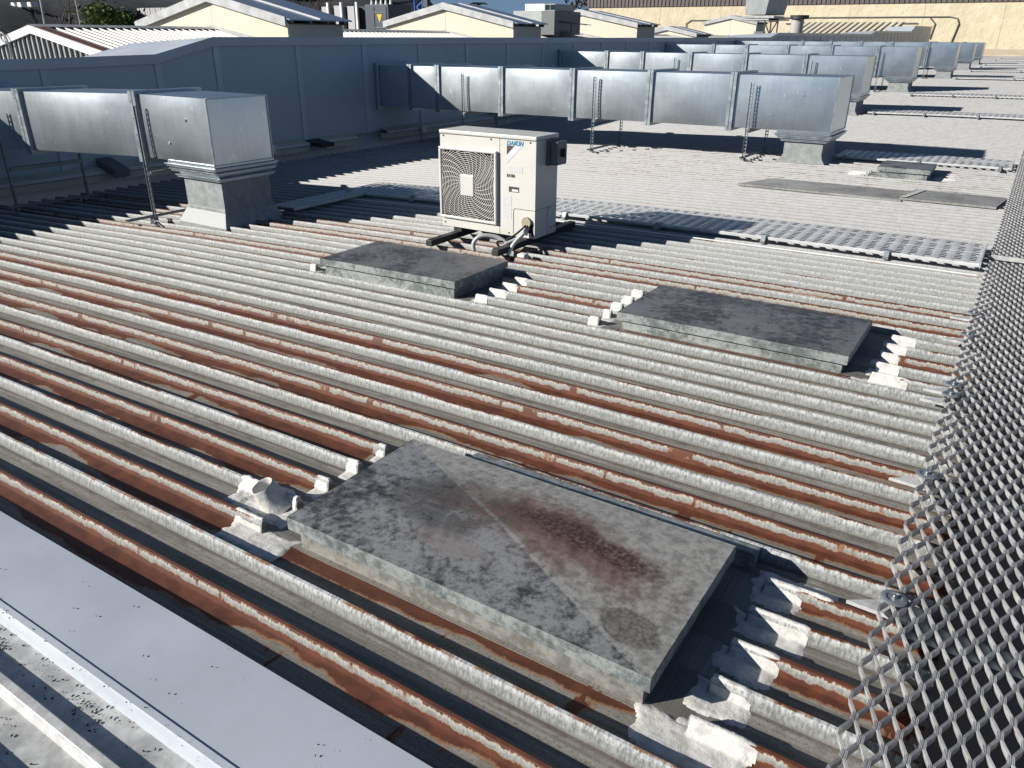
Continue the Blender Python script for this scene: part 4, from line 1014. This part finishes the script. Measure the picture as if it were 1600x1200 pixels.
for i in range(7):
    q = Vector((-17.5, 30.4, 2.10)).lerp(Vector((-16.3, 30.8, 1.98)), i/6); b.tube([q-Vector((.05, .22, .0)), q+Vector((.05, .22, 0))], .012, 5)
b.build('boom', M['dark'], t)
# switchgear
Y = 36; t = thing('transformer', 'dark blue grey transformer with pale radiator fins and a yellow warning triangle', 'transformer', (-33.5, Y, -4.9))
zb = -4.9
b = MB(); b.box(-33.3, -31.55, Y, Y+2, zb, 3.12); b.build('tank', M['navy'], t, bevel=.03)
for x in (-32.65, -31.75): b = MB(); b.box(x, x+.05, Y-.03, Y, 1.4, 3.0); b.build('tank_rib', M['navy'], t)
b = MB(); b.box(-32.6, -31.75, Y-.03, Y, 2.70, 2.74); b.box(-32.6, -31.75, Y-.03, Y, 1.92, 1.96); b.build('tank_trim', M['plantdark'], t)
b = MB(); b.poly_prism([(-32.42, Y-.02, 2.62), (-32.02, Y-.02, 2.62), (-32.22, Y-.02, 2.18)], (0, .015, 0)); b.build('warning_triangle', M['yellow'], t)
for i, x in enumerate((-36.6, -35.6, -34.55)):
    b = MB(); b.box(x, x+.52, Y-.1, Y+.3, 1.85 if i == 2 else zb, 3.05+.04*(i == 1)); b.build('radiator', M['grille'], t)
for x in (-36.0, -34.95, -33.75): b = MB(); b.box(x, x+.13, Y-.3, Y-.2, zb, 3.25); b.build('steel_post', M['white'], t)
b = MB(); b.box(-36.9, -33.35, Y+.4, Y+1.6, zb, 3.05); b.build('dark_backing', M['dark'], t)  # dark block behind the radiators
for i in range(5): b = MB(); b.tube([(-33.1+.35*i, Y+.4, 3.12), (-33.1+.35*i, Y+.4, 3.35)], [.09, .05], 8); b.build('bushing', M['white'], t)
Y = 70; b = MB(); b.box(-62, -53.5, Y, Y+10, -4.9, 4.05); o = b.build('dark_shed', M['navy']); tag(o, 'long dark shed beyond the transformer', 'shed')
Y = 60; t = thing('crane', 'blue lattice crane top against the sky', 'crane', (-48.5, Y, -4.9))
for dx in (0, .9):
    b = MB(); b.tube([(-49.2+dx, Y, -4.9), (-49.4+dx, Y, 5.2)], .11, 6); b.build('mast_leg', M['craneblue'], t)
b = MB()
for i in range(16): b.bar((-49.2+.9*(i % 2), Y, -4.5+.6*i), (-49.2+.9*((i+1) % 2), Y, -3.9+.6*i), .1)
b.build('lacing', M['craneblue'], t)
b = MB(); b.box(-48.4, -47.9, Y-.1, Y+.4, 3.9, 5.1); b.build('cab', M['navy'], t)
# hillside, trees and poles at left
b = MB(); P = []
for i in range(41):
    a = RAD(-72+48*i/40); row = []
    for j, (r, z) in enumerate(((62, -5), (70, 1.2), (85, 4.5), (110, 7.5))):
        zz = z*(1 if i < 27 else max(.0, 1-(i-27)*.28)) + (1.2*mnoise.noise((i*.4, j, 2)) if j else 0)
        row.append((r*sin(a)*1.0, r*cos(a), zz))
    P.append(row)
b.grid(P); tag(b.build('hillside', M['hill'], smooth=180), kind='structure')
def bare_tree(loc, h, seed, label):
    rnd = random.Random(seed); t = thing('bare_tree', label, 'tree', loc, 'bare winter trees on the dark hillside')
    tr, br = MB(), MB(); base = Vector(loc)
    tr.tube([base, base+Vector((.1, 0, h*.3)), base+Vector((0, .1, h*.5))], [h*.03, h*.022, h*.014], 7); tr.build('trunk', M['bark'], t, smooth=60)
    def grow(p, d, L, r, lv):
        q = p+d*L; br.tube([p, p+d*L*.5+Vector((rnd.uniform(-.04, .04)*L,)*3), q], [r, r*.8, r*.55], 4, cap=False)
        if lv == 0: return
        for _ in range(3):
            nd = (d+Vector((rnd.uniform(-.8, .8), rnd.uniform(-.8, .8), rnd.uniform(-.2, .5)))).normalized(); grow(p+d*L*rnd.uniform(.5, 1), nd, L*rnd.uniform(.55, .75), r*.55, lv-1)
    for i in range(7):
        a = rnd.random()*6.28; grow(base+Vector((0, 0, h*rnd.uniform(.22, .5))), Vector((cos(a)*.7, sin(a)*.7, rnd.uniform(.3, .9))).normalized(), h*.24, h*.012, 4)
    br.build('branches', M['bark'], t)
TL = ['bare tree at the far left edge above the old gable', 'bare tree left of the white pole', 'large bare tree between the two poles', 'bare tree behind the green bush', 'bare tree left of the transformer']
for i, (rt_, Y_, h) in enumerate([(-2.02, 27, 6.5), (-1.93, 26, 7), (-1.80, 27, 7.6), (-1.68, 30, 7), (-1.05, 52, 9)]):
    bare_tree((rt_*Y_, Y_, -4.98 if i < 4 else 0), h*(1.22 if i < 4 else .7), 40+i, TL[i])
def leafy(name, loc, rx, rz_, n, size, mat, label, cat, group=None, seed=1):
    rnd = random.Random(seed); t = thing(name, label, cat, loc, group); c = Vector(loc)
    b = MB(); b.tube([Vector((c.x, c.y, -5.0)), c, c+Vector((0, 0, rz_*.5))], [rx*.08, rx*.06, rx*.03], 7); b.build('trunk', M['bark'], t)
    b = MB()
    cl = [Vector((rnd.gauss(0, .5)*rx, rnd.gauss(0, .5)*rx, rnd.gauss(0, .45)*rz_)) for _ in range(16)]
    for i in range(n):
        k = cl[i % 16]; p = c+k+Vector((rnd.gauss(0, .25)*rx, rnd.gauss(0, .25)*rx, rnd.gauss(0, .22)*rz_)); u = Vector((rnd.uniform(-1, 1), rnd.uniform(-1, 1), rnd.uniform(-1, 1))).normalized(); v = u.orthogonal().normalized()
        s = size*rnd.uniform(.6, 1.3); b.add([p-u*s, p+v*s*.45, p+u*s, p-v*s*.45], [(0, 1, 2, 3)])
    b.build('crown', mat, t); return t
leafy('green_bush', (-1.62*26, 26, 2.15), 1.15, .95, 2600, .11, M['bush'], 'bright green bushy tree left of the first cream gable', 'tree', seed=3)
leafy('dark_shrub', (-1.53*27, 27, 1.9), .8, .6, 900, .11, M['darkleaf'], 'dark shrub beside the green bushy tree', 'shrub', seed=5)
for i, (rt_, Y_, z, rx) in enumerate([(-1.12, 60, 4.0, 3.2), (-1.04, 62, 4.2, 3.0), (-.98, 64, 4.4, 3.0), (-.92, 66, 4.5, 2.6)]):
    leafy('dark_tree', (rt_*Y_, Y_, z), rx, 2.0, 1500, .3, M['darkleaf'], ['dark tree right of the first gable roof', 'dark tree above the radiator fins', 'dark tree behind the transformer posts', 'dark tree behind the transformer tank'][i], 'tree', 'dark trees behind the transformer', 20+i)
leafy('far_tree', (-.525*120, 120, 6.0), 3.2, 2.2, 900, .35, M['bark'], 'far grey tree against the sky left of the tan building', 'tree', seed=31)
Y = 110; t = thing('palm_tree', 'tiny far palm tree above the second cream gable', 'palm tree', (-.706*Y, Y, -4.9))
b = MB(); b.tube([(-.706*Y, Y, -4.9), (-.706*Y, Y, 6.0)], [.3, .2], 8); b.build('trunk', M['bark'], t)
b = MB()
for i in range(16):
    a = i*2*pi/16; q = Vector((-.706*Y, Y, 6.0)); pts = [q+Vector((cos(a)*s, sin(a)*s, .9*s-.55*s*s)) for s in (0, .5, 1.0, 1.5)]
    b.tube(pts, [.05, .14, .10, .02], 4)
b.build('fronds', M['darkleaf'], t)
for i, (ra, rb, Y_, lb, r) in enumerate([(-1.859, -1.869, 24, 'pale lamp pole leaning at the far left', .055), (-1.729, -1.729, 26, 'thin grey pole between the bare trees', .04)]):
    b = MB(); b.tube([(rb*Y_, Y_, -4.9), (rb*Y_, Y_, 1.6), (ra*Y_, Y_, 4.2)], r, 8); tag(b.build('pole', M['barge'], smooth=60), lb, 'pole', 'poles at the far left')
t = thing('white_fence', 'pale ribbed fence on the hill behind the first cream gable', 'fence', (-64, 44, 2.4))
for i in range(14):
    b = MB(); x = -67.0+.37*i; b.box(x, x+.31, 44+.02*(i % 2), 44.05+.02*(i % 2), 2.42, 3.56); b.build('fence_board', M['grille'], t)
for i, x in enumerate((-71.8, -70.8, -69.3)):
    t = thing('parked_van', ['leftmost of three tiny pale vans on the hill', 'middle one of three tiny pale vans on the hill', 'rightmost of three tiny pale vans on the hill'][i], 'van', (x, 36.2, 3.4), 'pale vans on the hill')
    b = MB(); b.hexa([(x-.32, 36.2, 3.44), (x+.32, 36.2, 3.44), (x+.32, 36.8, 3.44), (x-.32, 36.8, 3.44)], [(x-.28, 36.2, 3.8), (x+.2, 36.2, 3.8), (x+.2, 36.8, 3.8), (x-.28, 36.8, 3.8)]); b.build('van_body', M['white'], t, bevel=.03)
    for dx in (-.19, .19): b = MB(); b.disc((x+dx, 36.19, 3.43), (0, 1, 0), .08, .05, 10); b.build('wheel', M['dark'], t)
